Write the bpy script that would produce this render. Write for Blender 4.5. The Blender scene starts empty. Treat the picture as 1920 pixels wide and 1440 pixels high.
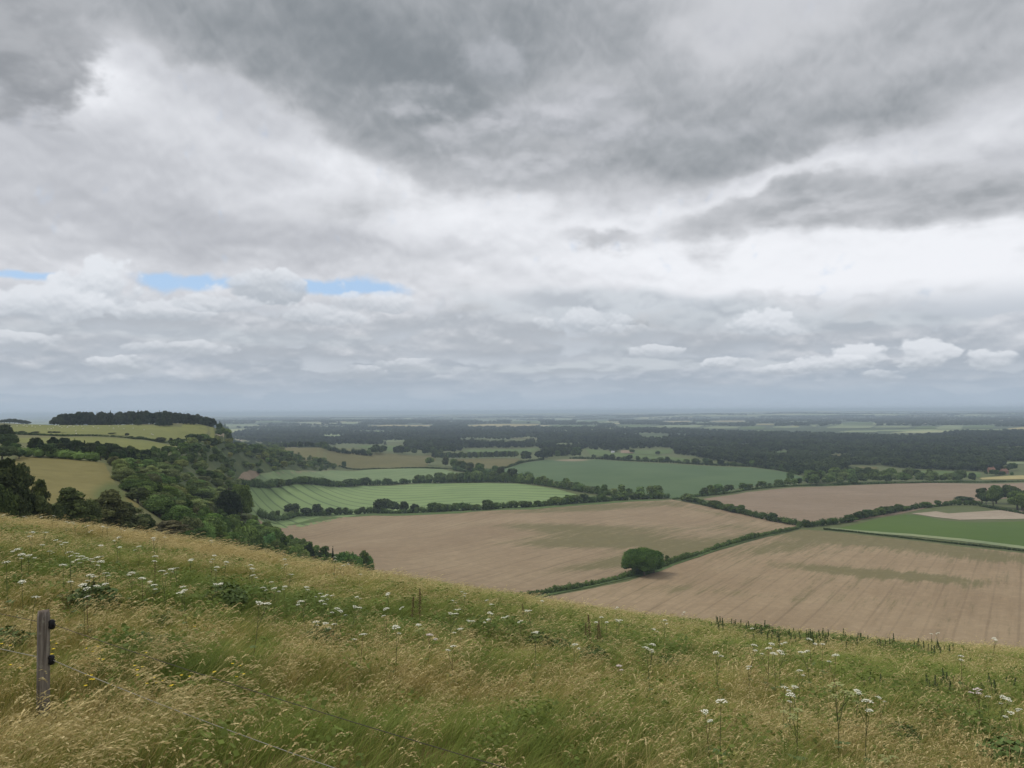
import bpy, bmesh, math, random
import numpy as np
from mathutils import Vector, Matrix
from mathutils.geometry import delaunay_2d_cdt

rng = np.random.default_rng(11)
random.seed(11)
scene = bpy.context.scene
COL = scene.collection

# ------------------------------------------------------------------ camera
FPX, CZ = 1480.0, 100.0
PITCH, ROLL = math.atan(52 / FPX), 0.006
fw = np.array([0, math.cos(PITCH), math.sin(PITCH)])
up0 = np.array([0, -math.sin(PITCH), math.cos(PITCH)])
rt0 = np.array([1.0, 0, 0])
RT = rt0 * math.cos(ROLL) - up0 * math.sin(ROLL)
UP = up0 * math.cos(ROLL) + rt0 * math.sin(ROLL)
EYE = np.array([0, 0, CZ])

cam_d = bpy.data.cameras.new("camera")
cam = bpy.data.objects.new("camera", cam_d)
COL.objects.link(cam)
m = Matrix(((RT[0], UP[0], -fw[0], 0), (RT[1], UP[1], -fw[1], 0), (RT[2], UP[2], -fw[2], CZ), (0, 0, 0, 1)))
cam.matrix_world = m
cam_d.sensor_width = 36.0
cam_d.lens = 36.0 * FPX / 1920.0
cam_d.clip_start, cam_d.clip_end = 0.1, 400000.0
scene.camera = cam


def ray(px, py):
    px, py = np.asarray(px, float), np.asarray(py, float)
    return RT * ((px - 960) / FPX)[..., None] + UP * ((720 - py) / FPX)[..., None] + fw


def project(P):
    q = np.asarray(P, float) - EYE
    d = q @ fw
    return 960 + FPX * (q @ RT) / d, 720 - FPX * (q @ UP) / d


# ------------------------------------------------------------------ terrain
def zy(px, py, Y):
    """World (u, Y, z) of the pixel at depth Y: how far away a hill of that height stands."""
    d = ray(px, py)
    d = d / d[1]
    return d[0], Y, CZ + d[2] * Y


ctrl = [zy(*c) for c in [
    (95, 800, 850), (240, 798, 880), (420, 808, 950), (40, 797, 800), (20, 792, 1600),
    (40, 816, 640), (250, 822, 660), (400, 828, 740), (430, 818, 1050), (500, 834, 1250),
    (600, 843, 1450), (700, 853, 1560), (810, 855, 1750),
    (60, 831, 540), (200, 842, 520), (320, 842, 600),
    (100, 859, 350), (40, 857, 350), (195, 868, 350),
    (150, 900, 290), (60, 900, 270), (230, 925, 255), (60, 935, 230),
    (300, 900, 420), (280, 950, 270), (350, 960, 330), (400, 900, 560), (330, 838, 720),
    (400, 860, 820), (480, 834, 1050), (470, 885, 1230), (560, 874, 1330), (650, 878, 1400),
    (450, 905, 1060), (430, 985, 420), (470, 960, 640), (520, 1010, 500), (560, 1060, 400),
    (650, 1075, 420), (470, 1060, 330)]]
ctrl += [(-.16, 1000, 86), (-.5, 1050, 84), (-.45, 1350, 66), (-.62, 1350, 74), (-.62, 95, 79), (-.5, 110, 75), (-.4, 140, 68), (-.3, 170, 56),
         (-.2, 200, 42), (-.1, 220, 22), (0, 235, 6), (-.3, 900, 5), (-.33, 760, 3), (-.15, 430, 3), (-.2, 600, 1),
         (-1, 100, 78), (-1, 300, 84), (-1, 800, 88), (-1, 1500, 74), (-1.5, 150, 80), (-1.5, 700, 88),
         (-.25, 2000, 8), (-.25, 3000, 0), (-.6, 2000, 55), (-.6, 3000, 10), (-.4, 2000, 25), (-.4, 3000, 0), (-1, 3000, 8), (-1.5, 3000, 8)]
ctrl = [c for c in ctrl if not (c[0] == -.16)]
for u_ in (-.05, .2, .5, .9, 1.5):
    for Y_ in (300, 500, 800, 1300, 2000, 3000):
        ctrl.append((u_, Y_, 0.0))
ctrl += [(.2, 200, 0), (.5, 200, 0), (1, 200, 0), (1.5, 200, 0)]
ctrl = np.array(ctrl)
CP = np.stack([ctrl[:, 0] * 3, np.log(ctrl[:, 1])], 1)


def tps(r2):
    return np.where(r2 > 1e-12, 0.5 * r2 * np.log(np.maximum(r2, 1e-12)), 0)


n_ = len(CP)
K = tps(((CP[:, None] - CP[None]) ** 2).sum(-1)) + np.eye(n_) * 0.004
Pm = np.c_[np.ones(n_), CP]
A = np.block([[K, Pm], [Pm.T, np.zeros((3, 3))]])
sol = np.linalg.solve(A, np.r_[ctrl[:, 2], 0, 0, 0])


def smooth(a, b, x):
    t = np.clip((x - a) / (b - a), 0, 1)
    return t * t * (3 - 2 * t)


H0, DC = 2.6, 50.0
BQ = H0 / DC ** 2
cr = np.array([(0, 984), (180, 1005), (360, 1031), (560, 1067), (700, 1087), (850, 1114), (1000, 1137), (1250, 1170), (1500, 1204), (1750, 1223), (1920, 1228)], float)
cd = ray(cr[:, 0], cr[:, 1]); cd = cd / cd[:, 1:2]
tpoly = np.polyfit(cd[:, 0], -cd[:, 2], 4)


def terrain_raw(X, Y):
    Ys = np.maximum(Y, 3.0)
    u = np.clip(X / Ys, -.95, .95)
    a = np.polyval(tpoly, u) - 2 * H0 / DC
    drop = H0 + a * Y + BQ * Y * Y * np.sign(Y)
    drop = drop - 1.0 * np.exp(-((X / 3.0) ** 2 + (Y / 2.6) ** 2))
    bump = .10 * np.sin(X * .9 + 1.3 * np.sin(Y * .35)) * np.sin(Y * .7 + .5) + .06 * np.sin(X * 1.7 - Y * 1.1) + .16 * np.sin(X * .21 + 2) * np.sin(Y * .26)
    zn = CZ - drop + bump * smooth(2, 7, Y) * (1 - smooth(60, 90, Y))
    # the vale and the spur
    Yc = np.clip(Y, 60, 3400)
    uu = np.clip(X / np.maximum(Y, 60), -1.4, 1.4)
    q = np.stack([uu * 3, np.log(Yc)], -1)
    zf = sol[-3] + sol[-2] * q[..., 0] + sol[-1] * q[..., 1]
    for i in range(n_):
        zf = zf + sol[i] * tps(((q - CP[i]) ** 2).sum(-1))
    zf = zf * (1 - smooth(2200, 3300, Y))
    zf = zf + smooth(380, 700, Y) * (1.3 * np.sin(X / 61 + 1.1) * np.sin(Y / 83 + .4) + .9 * np.sin(X / 37 + Y / 59))
    # far country: long low swells and a line of distant downs
    s = smooth(4500, 9000, Y)
    ua = X / np.maximum(Y, 1)
    zf = zf + s * (9 * np.sin(Y / 900 + 3 * ua) + 7 * np.sin(X / 1300 + Y / 2100) + 4)
    r1 = 15 + 45 * smooth(-.35, .55, ua) + 9 * np.sin(ua * 17 + 1) + 5 * np.sin(ua * 41) + 2.5 * np.sin(ua * 97 + 2)
    r2 = 4 + 26 * smooth(-.1, .6, ua) + 7 * np.sin(ua * 13 + 4) + 3 * np.sin(ua * 53 + 1)
    zf = zf + r1 * np.exp(-((Y - 19500) / 3000) ** 2) + r2 * np.exp(-((Y - 11500) / 1500) ** 2)
    zf = zf + smooth(21000, 30000, Y) * (18 * smooth(-.3, .5, ua) + 14)
    # join near hill and far ground
    k = 2.0
    zn = np.where(Y > 420, -400, np.maximum(zn, -400))
    mx = np.maximum(zn, zf)
    return mx + k * np.log1p(np.exp(-np.abs(zn - zf) / k)) * smooth(55, 80, Y) * (1 - smooth(330, 420, Y))


NU, NW = 321, 940
US = np.linspace(-1.45, 1.45, NU)
WS = np.linspace(math.log(3.0), math.log(46000.0), NW)
gw = np.exp(WS)
GX = US[None, :] * gw[:, None]
GY = np.repeat((gw - 10)[:, None], NU, 1)
GZ = terrain_raw(GX, GY)


def height(X, Y):
    X, Y = np.asarray(X, float), np.asarray(Y, float)
    g = np.maximum(Y + 10, 3.01)
    fu = np.clip((X / g - US[0]) / (US[1] - US[0]), 0, NU - 1.001)
    fv = np.clip((np.log(g) - WS[0]) / (WS[1] - WS[0]), 0, NW - 1.001)
    i, j = fu.astype(int), fv.astype(int)
    a, b = fu - i, fv - j
    return (GZ[j, i] * (1 - a) + GZ[j, i + 1] * a) * (1 - b) + (GZ[j + 1, i] * (1 - a) + GZ[j + 1, i + 1] * a) * b


def unproject(px, py, y0=95.0, lift=0.0, y1=44000.0):
    """Where the sight line through a pixel meets the ground beyond depth y0."""
    d = np.atleast_2d(ray(px, py))
    d = d / d[:, 1:2]
    Ys = np.geomspace(y0, y1, 1600)
    out = np.zeros((len(d), 3))
    for k, r in enumerate(d):
        f = CZ + r[2] * Ys - height(r[0] * Ys, Ys) - lift
        s = np.nonzero((f[:-1] > 0) & (f[1:] <= 0))[0]
        if len(s):
            i = s[0]
            t = f[i] / (f[i] - f[i + 1])
            Y = Ys[i] + t * (Ys[i + 1] - Ys[i])
        else:
            Y = y0 if f[0] <= 0 else y1
        out[k] = (r[0] * Y, Y, height(r[0] * Y, Y) + lift)
    return out


def lin(*c):
    f = lambda v: v / 12.92 if v <= .04045 else ((v + .055) / 1.055) ** 2.4
    return tuple(f(v / 255) for v in c) + (1.0,)


# ------------------------------------------------------------------ node helper
class NT:
    def __init__(s, tree):
        s.t = tree
        tree.nodes.clear()

    def n(s, typ, **kw):
        nd = s.t.nodes.new(typ)
        for k, v in kw.items():
            setattr(nd, k, v)
        return nd

    def put(s, sock, v):
        if v is None:
            return
        if isinstance(v, bpy.types.NodeSocket):
            s.t.links.new(v, sock)
        else:
            if hasattr(sock.default_value, "__len__") and not hasattr(v, "__len__"):
                v = (v,) * len(sock.default_value)
            if hasattr(sock.default_value, "__len__") and len(sock.default_value) == 3 and len(v) == 4:
                v = v[:3]
            if hasattr(sock.default_value, "__len__") and len(sock.default_value) == 4 and len(v) == 3:
                v = tuple(v) + (1.0,)
            sock.default_value = v

    def m(s, op, a, b=None, c=None, clamp=False):
        nd = s.n("ShaderNodeMath", operation=op, use_clamp=clamp)
        for i, v in enumerate((a, b, c)):
            s.put(nd.inputs[i], v)
        return nd.outputs[0]

    def add(s, a, b): return s.m("ADD", a, b)
    def sub(s, a, b): return s.m("SUBTRACT", a, b)
    def mul(s, a, b, clamp=False): return s.m("MULTIPLY", a, b, clamp=clamp)

    def mix(s, f, a, b, blend="MIX"):
        nd = s.n("ShaderNodeMix", data_type="RGBA", blend_type=blend)
        s.put(nd.inputs[0], f); s.put(nd.inputs[6], a); s.put(nd.inputs[7], b)
        return nd.outputs[2]

    def step(s, lo, hi, x):
        nd = s.n("ShaderNodeMapRange", interpolation_type="SMOOTHSTEP")
        s.put(nd.inputs[0], x); s.put(nd.inputs[1], lo); s.put(nd.inputs[2], hi)
        return nd.outputs[0]

    def rng(s, x, a, b, c, d):
        nd = s.n("ShaderNodeMapRange")
        for i, v in enumerate((x, a, b, c, d)):
            s.put(nd.inputs[i], v)
        return nd.outputs[0]

    def noise(s, vec, scale=1.0, detail=4.0, rough=.55, dist=0.0, color=False, typ=None, dim=None):
        nd = s.n("ShaderNodeTexNoise")
        if dim: nd.noise_dimensions = dim
        if typ: nd.noise_type = typ
        s.put(nd.inputs["Vector"], vec); s.put(nd.inputs["Scale"], scale); s.put(nd.inputs["Detail"], detail)
        s.put(nd.inputs["Roughness"], rough); s.put(nd.inputs["Distortion"], dist)
        return nd.outputs["Color"] if color else nd.outputs[0]

    def xyz(s, x, y, z):
        nd = s.n("ShaderNodeCombineXYZ")
        for i, v in enumerate((x, y, z)):
            s.put(nd.inputs[i], v)
        return nd.outputs[0]

    def sep(s, v):
        nd = s.n("ShaderNodeSeparateXYZ"); s.put(nd.inputs[0], v)
        return nd.outputs

    def attr(s, name, typ="GEOMETRY"):
        return s.n("ShaderNodeAttribute", attribute_type=typ, attribute_name=name).outputs


def new_mat(name):
    mt = bpy.data.materials.new(name)
    mt.use_nodes = True
    return mt, NT(mt.node_tree)


def finish(nt, col, rough=.9, trans=0.0, bump=None, spec=.2):
    p = nt.n("ShaderNodeBsdfPrincipled")
    nt.put(p.inputs["Base Color"], col); nt.put(p.inputs["Roughness"], rough)
    nt.put(p.inputs["Specular IOR Level"], spec)
    if bump is not None:
        b = nt.n("ShaderNodeBump"); nt.put(b.inputs["Height"], bump[0]); b.inputs["Strength"].default_value = bump[1]; b.inputs["Distance"].default_value = bump[2]
        nt.t.links.new(b.outputs[0], p.inputs["Normal"])
    out = nt.n("ShaderNodeOutputMaterial")
    sh = p.outputs[0]
    if trans:
        t = nt.n("ShaderNodeBsdfTranslucent"); nt.put(t.inputs[0], col)
        mx = nt.n("ShaderNodeMixShader"); mx.inputs[0].default_value = trans
        nt.t.links.new(sh, mx.inputs[1]); nt.t.links.new(t.outputs[0], mx.inputs[2]); sh = mx.outputs[0]
    nt.t.links.new(sh, out.inputs[0])


def flat(name, col, rough=.8, spread=.15, scale=8.0):
    mt, nt = new_mat(name)
    pos = nt.n("ShaderNodeTexCoord").outputs["Object"]
    n1 = nt.noise(pos, scale, 5)
    c = nt.mix(n1, tuple(v * (1 - spread) for v in col[:3]), tuple(v * (1 + spread) for v in col[:3]))
    finish(nt, c, rough)
    return mt


# ------------------------------------------------------------------ mesh helpers
def mesh_from(name, verts, faces, mats=(), attrs=None, smooth_shade=False, mat_idx=None):
    me = bpy.data.meshes.new(name)
    v = np.asarray(verts, np.float32)
    if isinstance(faces, np.ndarray):
        nf, k = faces.shape
        me.vertices.add(len(v)); me.vertices.foreach_set("co", v.ravel())
        me.loops.add(nf * k); me.loops.foreach_set("vertex_index", faces.astype(np.int32).ravel())
        me.polygons.add(nf)
        me.polygons.foreach_set("loop_start", np.arange(0, nf * k, k, dtype=np.int32))
        me.update(calc_edges=True)
    else:
        me.from_pydata([tuple(map(float, p)) for p in v], [], [tuple(map(int, f)) for f in faces])
    for mt in mats:
        me.materials.append(mt)
    if mat_idx is not None:
        me.polygons.foreach_set("material_index", np.asarray(mat_idx, np.int32))
    for k_, a in (attrs or {}).items():
        at = me.attributes.new(k_, "FLOAT", "POINT")
        at.data.foreach_set("value", np.asarray(a, np.float32))
    if smooth_shade:
        me.polygons.foreach_set("use_smooth", np.ones(len(me.polygons), bool))
    me.validate()
    return me


def link(name, me, parent=None, loc=None):
    o = bpy.data.objects.new(name, me)
    COL.objects.link(o)
    if parent is not None:
        o.parent = parent
    if loc is not None:
        o.location = loc
    return o


def empty(name, loc=(0, 0, 0), rz=0.0):
    o = bpy.data.objects.new(name, None)
    COL.objects.link(o)
    o.location = loc; o.rotation_euler = (0, 0, rz); o.empty_display_size = .2
    return o


def tag(o, label=None, cat=None, group=None, kind=None):
    for k, v in (("label", label), ("category", cat), ("group", group), ("kind", kind)):
        if v is not None:
            o[k] = v
    return o


class MB:
    """Collects simple solids into one mesh."""
    def __init__(s): s.v, s.f, s.mi, s.n = [], [], [], 0

    def put(s, v, f, mi=0):
        s.v += [tuple(p) for p in v]; s.f += [tuple(i + s.n for i in q) for q in f]; s.mi += [mi] * len(f); s.n = len(s.v)

    def box(s, lo, hi, mi=0):
        (a, b, c), (d, e, f) = lo, hi
        s.put([(a, b, c), (d, b, c), (d, e, c), (a, e, c), (a, b, f), (d, b, f), (d, e, f), (a, e, f)],
              [(0, 3, 2, 1), (4, 5, 6, 7), (0, 1, 5, 4), (1, 2, 6, 5), (2, 3, 7, 6), (3, 0, 4, 7)], mi)

    def tube(s, pts, rad, k=6, mi=0, cap=True):
        pts = np.asarray(pts, float); n = len(pts)
        rad = np.broadcast_to(np.asarray(rad, float), (n,))
        base = s.n; vs = []
        for i in range(n):
            t = pts[min(i + 1, n - 1)] - pts[max(i - 1, 0)]
            t /= np.linalg.norm(t) + 1e-9
            a = np.cross(t, (0, 1, 0) if abs(t[1]) < .9 else (1, 0, 0)); a /= np.linalg.norm(a)
            b = np.cross(t, a)
            for j in range(k):
                q = 2 * math.pi * j / k
                vs.append(pts[i] + rad[i] * (math.cos(q) * a + math.sin(q) * b))
        fs = [(i * k + j, i * k + (j + 1) % k, (i + 1) * k + (j + 1) % k, (i + 1) * k + j) for i in range(n - 1) for j in range(k)]
        if cap:
            fs += [tuple(range(k))[::-1], tuple((n - 1) * k + j for j in range(k))]
        s.put(vs, fs, mi)

    def build(s, name, mats, smooth_shade=False):
        return mesh_from(name, s.v, s.f, mats if isinstance(mats, (list, tuple)) else [mats], smooth_shade=smooth_shade, mat_idx=s.mi)


ONES = ["", "first", "second", "third", "fourth", "fifth", "sixth", "seventh", "eighth", "ninth", "tenth", "eleventh", "twelfth", "thirteenth",
        "fourteenth", "fifteenth", "sixteenth", "seventeenth", "eighteenth", "nineteenth"]
TENS = {2: ("twentieth", "twenty"), 3: ("thirtieth", "thirty"), 4: ("fortieth", "forty"), 5: ("fiftieth", "fifty"), 6: ("sixtieth", "sixty"), 7: ("seventieth", "seventy"), 8: ("eightieth", "eighty"), 9: ("ninetieth", "ninety")}


def nth(k):
    if k < 20: return ONES[k]
    t, o = divmod(k, 10)
    if t > 9: return f"{k}th"
    return TENS[t][0] if o == 0 else TENS[t][1] + "-" + ONES[o]


def number_off(objs, what, where, group, cat):
    """Labels for look-alikes in a row: each is told by its place along the row."""
    items = sorted(objs, key=lambda o: project(o.location)[0])
    for i, o in enumerate(items):
        w = what(o) if callable(what) else what
        tag(o, f"{w} {where}, {nth(i + 1)} from the left", cat, group)

# ------------------------------------------------------------------ ground
def ground_material():
    mt, nt = new_mat("ground")
    pos = nt.n("ShaderNodeNewGeometry").outputs["Position"]
    x, y, z = nt.sep(pos)[:3]
    # meadow thatch on the near hill
    f1 = nt.noise(pos, .35, 5); f2 = nt.noise(pos, 6, 4)
    near = nt.mix(f1, lin(92, 92, 44), lin(140, 118, 70))
    near = nt.mix(nt.mul(f2, .6), near, lin(70, 66, 34))
    # chalk grassland of the spur
    g1 = nt.noise(pos, .012, 6); g2 = nt.noise(pos, .11, 5, .65)
    hill = nt.mix(nt.step(.35, .65, g1), (.118, .125, .042), (.165, .152, .062))
    hill = nt.mix(nt.mul(g2, .55), hill, (.09, .105, .036))
    # verges and rough grass in the vale
    vale = nt.mix(g2, (.075, .10, .035), (.13, .14, .055))
    # distant patchwork: woods and hedges with paler fields between
    sc = nt.n("ShaderNodeVectorMath", operation="MULTIPLY"); nt.put(sc.inputs[0], pos); sc.inputs[1].default_value = (1 / 520, 1 / 430, 0)
    wob = nt.n("ShaderNodeVectorMath", operation="ADD"); nt.put(wob.inputs[0], sc.outputs[0])
    nt.put(wob.inputs[1], nt.mul(nt.noise(sc.outputs[0], .8, 2), 1.3))
    vo = nt.n("ShaderNodeTexVoronoi", voronoi_dimensions="2D"); nt.put(vo.inputs["Vector"], wob.outputs[0]); vo.inputs["Scale"].default_value = 1.0
    r, g, b = nt.sep(vo.outputs["Color"])[:3]
    big = nt.noise(sc.outputs[0], .16, 3)
    isf = nt.step(.54, .57, nt.add(r, nt.mul(nt.sub(big, .5), .9)))
    fcol = nt.mix(g, (.17, .23, .10), (.33, .34, .17))
    fcol = nt.mix(nt.step(.82, .86, b), fcol, (.42, .37, .19))
    tex = nt.noise(pos, .004, 6, .7)
    wood = nt.mix(tex, (.034, .052, .026), (.085, .11, .05))
    far = nt.mix(isf, wood, fcol)
    # where each kind of land lies
    c = nt.mix(nt.step(70, 110, y), near, hill)
    c = nt.mix(nt.mul(nt.step(30, 10, z), nt.step(180, 260, y)), c, vale)
    fl = nt.mul(nt.mul(nt.step(520, 640, y), nt.step(1360, 1250, y)), nt.mul(nt.step(-150, -260, x), nt.step(79, 70, z)))
    fl = nt.m('MAXIMUM', fl, nt.mul(nt.mul(nt.step(230, 280, y), nt.step(640, 560, y)), nt.mul(nt.step(-60, -75, x), nt.step(74, 66, z))))
    c = nt.mix(nt.mul(fl, nt.step(.25, .5, g2)), c, nt.mix(f1, (.045, .066, .021), (.075, .098, .032)))
    c = nt.mix(nt.step(2600, 3600, y), c, far)
    finish(nt, c, .95, bump=(nt.noise(pos, 3, 4), .3, .1))
    return mt


M_ground = ground_material()
idx = np.arange(NU * NW).reshape(NW, NU)
quads = np.stack([idx[:-1, :-1], idx[:-1, 1:], idx[1:, 1:], idx[1:, :-1]], -1).reshape(-1, 4)
g_me = mesh_from("ground", np.stack([GX, GY, GZ], -1).reshape(-1, 3), quads, [M_ground], smooth_shade=True)
tag(link("ground", g_me), "rolling chalk downland and wooded vale reaching to the horizon", None, None, "structure")


def in_poly(P, poly):
    x, y = P[:, 0], P[:, 1]
    inside = np.zeros(len(P), bool)
    n = len(poly)
    for i in range(n):
        x0, y0 = poly[i]; x1, y1 = poly[(i + 1) % n]
        c = ((y0 > y) != (y1 > y)) & (x < (x1 - x0) * (y - y0) / (y1 - y0 + 1e-12) + x0)
        inside ^= c
    return inside


def field(label, px_poly, mat, step=.012, lift=.15, weeds=(), y0=200, name="field", w0=0.0):
    W = unproject([p[0] for p in px_poly], [p[1] for p in px_poly], y0)
    q = np.stack([W[:, 0] / W[:, 1], np.log(W[:, 1])], 1)
    # edge points, slightly wavering
    edge = []
    for i in range(len(q)):
        a, b = q[i], q[(i + 1) % len(q)]
        k = max(1, int(np.hypot(*(b - a)) / step))
        for j in range(k):
            p = a + (b - a) * j / k
            edge.append(p + (rng.normal(0, step * .04, 2) if j else 0))
    edge = np.array(edge)
    lo, hi = edge.min(0), edge.max(0)
    gx, gy = np.meshgrid(np.arange(lo[0], hi[0], step), np.arange(lo[1], hi[1], step))
    pts = np.stack([gx.ravel(), gy.ravel()], 1) + rng.uniform(-.2, .2, (gx.size, 2)) * step
    pts = pts[in_poly(pts, edge)]
    if len(pts):
        keep = np.array([np.min(((edge - p) ** 2).sum(1)) > (step * .35) ** 2 for p in pts])
        pts = pts[keep]
    allp = np.r_[edge, pts] if len(pts) else edge
    S = 1000.0
    ne = len(edge)
    v2, _, f, *_ = delaunay_2d_cdt([Vector(p * S) for p in allp], [], [list(range(ne))], 1, 1e-6)
    v2 = np.array([tuple(p) for p in v2]) / S
    Y = np.exp(v2[:, 1]); X = v2[:, 0] * Y
    Z = height(X, Y) + lift + Y * 5e-5
    P = np.stack([X, Y, Z], 1)
    px, py = project(P)
    wd = np.full(len(P), w0)
    for (cx, cy, rx, ry, sl, amp) in weeds:
        dx = px - cx; dy = py - cy - sl * dx
        wd += amp * np.exp(-(dx / rx) ** 2 - (dy / ry) ** 2)
    me = mesh_from(name, P, [tuple(t) for t in f], [mat], {"weed": wd}, True)
    # faces must look up
    bm = bmesh.new(); bm.from_mesh(me); bmesh.ops.recalc_face_normals(bm, faces=bm.faces)
    if sum(fc.normal.z for fc in bm.faces) < 0: bmesh.ops.reverse_faces(bm, faces=bm.faces)
    bm.to_mesh(me); bm.free()
    return tag(link(name, me), label, None, None, "structure")


def direction(a, b, y0=200):
    W = unproject([a[0], b[0]], [a[1], b[1]], y0)
    d = (W[1] - W[0])[:2]
    return math.atan2(d[1], d[0])


def rows(nt, pos, ang, across, along):
    """Coordinates running along and across the drill rows."""
    x, y = nt.sep(pos)[:2]
    s, c = math.sin(ang), math.cos(ang)
    al = nt.add(nt.mul(x, c), nt.mul(y, s)); ac = nt.sub(nt.mul(y, c), nt.mul(x, s))
    return nt.xyz(nt.m("DIVIDE", al, along), nt.m("DIVIDE", ac, across), 0.0), al, ac


def soil(name, ang, a, b, weed=(.150, .138, .062), streak=1.0, across=7.0):
    mt, nt = new_mat(name)
    pos = nt.n("ShaderNodeNewGeometry").outputs["Position"]
    rc, al, ac = rows(nt, pos, ang, across, 130.0)
    st = nt.noise(rc, 1.0, 6, .62)
    rc2, _, _ = rows(nt, pos, ang, 2.2, 25.0)
    fine = nt.noise(rc2, 1.0, 5, .7)
    blot = nt.noise(pos, .013, 6, .6)
    grit = nt.noise(pos, .5, 4, .75)
    c = nt.mix(nt.step(.3, .7, blot), a, b)
    c = nt.mix(nt.mul(nt.step(.45, .75, st), .5), c, tuple(v * .74 for v in a))
    c = nt.mix(nt.mul(nt.step(.45, .2, st), .4), c, tuple(min(1, v * 1.22) for v in b))
    c = nt.mix(nt.mul(nt.step(.5, .72, fine), .34), c, tuple(v * .68 for v in a))
    c = nt.mix(nt.mul(nt.step(.46, .28, fine), .30), c, tuple(min(1, v * 1.28) for v in b))
    wl = nt.m("ABSOLUTE", nt.sub(nt.m("PINGPONG", ac, 12.0), 6.0))
    c = nt.mix(nt.mul(nt.step(.9, .2, wl), nt.rng(st, .3, .7, .15, .6)), c, tuple(v * .62 for v in a))
    w = nt.attr("weed")[2]
    k = nt.add(w, nt.mul(nt.sub(st, .5), 1.5 * streak))
    k = nt.add(k, nt.mul(nt.sub(fine, .5), 1.7)); k = nt.add(k, nt.mul(nt.sub(blot, .5), .7))
    k = nt.add(k, nt.mul(nt.sub(grit, .5), .5))
    wc = nt.mix(fine, weed, (weed[0] * .8, weed[1] * .95, weed[2] * .7))
    c = nt.mix(nt.mul(nt.step(.25, .9, k), .82), c, wc)
    g2 = nt.noise(pos, .16, 6, .8)
    c = nt.mix(nt.mul(nt.step(.35, .7, g2), .28), c, tuple(v * .6 for v in a))
    c = nt.mix(nt.mul(nt.step(.5, .3, g2), .22), c, tuple(min(1, v * 1.3) for v in b))
    c = nt.mix(nt.mul(grit, .35), c, tuple(v * .55 for v in a))
    finish(nt, c, .95, spec=.1)
    return mt


def crop(name, ang, a, b, tram=None, tone_y=None, lines=(.6, .7)):
    mt, nt = new_mat(name)
    pos = nt.n("ShaderNodeNewGeometry").outputs["Position"]
    rc, al, ac = rows(nt, pos, ang, 5.0, 120.0)
    st = nt.noise(rc, 1.0, 5, .6); blot = nt.noise(pos, .011, 6, .6); grit = nt.noise(pos, .35, 4, .75)
    c = nt.mix(nt.step(.3, .7, blot), a, b)
    c = nt.mix(nt.mul(nt.sub(st, .3), .5), c, tuple(v * .72 for v in a))
    c = nt.mix(nt.mul(grit, .35), c, tuple(v * .6 for v in a))
    c = nt.mix(nt.mul(nt.step(.25, .9, nt.attr("weed")[2]), .9), c, (.27, .215, .14))
    if tram:
        w = nt.m("PINGPONG", nt.add(ac, nt.mul(nt.sub(nt.noise(pos, .01, 1), .5), 9)), tram / 2)
        two = nt.m("ABSOLUTE", nt.sub(w, 1.1))
        ln = nt.mul(nt.step(1.3, .3, two), nt.rng(nt.noise(rc, .6, 2), .3, .6, lines[0], lines[1]))
        c = nt.mix(nt.m("MULTIPLY", ln, 1.0, clamp=True), c, (.055, .085, .04))
    finish(nt, c, .9, spec=.15)
    return mt


def pasture(name, a, b):
    mt, nt = new_mat(name)
    pos = nt.n("ShaderNodeNewGeometry").outputs["Position"]
    g1 = nt.noise(pos, .02, 6, .6); g2 = nt.noise(pos, .14, 5, .7, 1.0); g3 = nt.noise(pos, .6, 4, .7)
    c = nt.mix(nt.step(.32, .68, g1), a, b)
    c = nt.mix(nt.mul(nt.step(.45, .75, g2), .5), c, tuple(v * .72 for v in a))
    c = nt.mix(nt.mul(nt.step(.5, .25, g2), .3), c, tuple(min(1, v * 1.25) for v in b))
    c = nt.mix(nt.mul(g3, .3), c, tuple(v * .6 for v in a))
    c = nt.mix(nt.mul(nt.step(.25, .9, nt.attr("weed")[2]), .8), c, (.085, .115, .035))
    finish(nt, c, .95, spec=.1)
    return mt


SA, SB = (.288, .213, .132), (.364, .279, .175)
A1 = direction((700, 1040), (1000, 985))
A2 = direction((1479, 1118), (1623, 1008))
A3 = direction((1500, 925), (1800, 915))
M_soil1 = soil("stubble_soil", A1, SA, SB, streak=.75)
M_soil2 = soil("drilled_soil", A2, (.302, .221, .133), (.38, .287, .177), across=8.0)
M_soil3 = soil("pinkish_soil", A3, (.262, .196, .132), (.318, .244, .172), streak=.4)
AT = direction((560, 917), (650, 953))
M_sage = crop("sage_crop", AT, (.19, .27, .105), (.25, .335, .13), tram=26.0, lines=(.5, .95))
M_sage2 = crop("sage_crop_far", direction((600, 884), (800, 882)), (.165, .23, .10), (.21, .27, .125), tram=28.0, lines=(.1, .4))
M_blue = crop("bluegreen_crop", direction((1000, 875), (1400, 890)), (.08, .132, .055), (.108, .163, .068), tram=24.0, lines=(.1, .3))
M_lush = crop("lush_crop", direction((1600, 990), (1900, 985)), (.075, .128, .022), (.094, .150, .028))
M_olive = pasture("olive_pasture", (.135, .125, .05), (.16, .148, .062))
M_tanfield = pasture("dry_pasture", (.178, .155, .052), (.218, .19, .07))
M_hilltop = pasture("hill_pasture", (.165, .178, .052), (.205, .212, .066))
M_green = pasture("meadow_green", (.10, .15, .05), (.13, .175, .065))
M_pale = pasture("pale_meadow", (.2, .25, .13), (.26, .29, .15))
M_yellow = pasture("ripe_field", (.36, .30, .13), (.42, .36, .17))
M_track = soil("chalk_track", 0.0, (.36, .29, .21), (.44, .37, .28), streak=.2)

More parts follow.
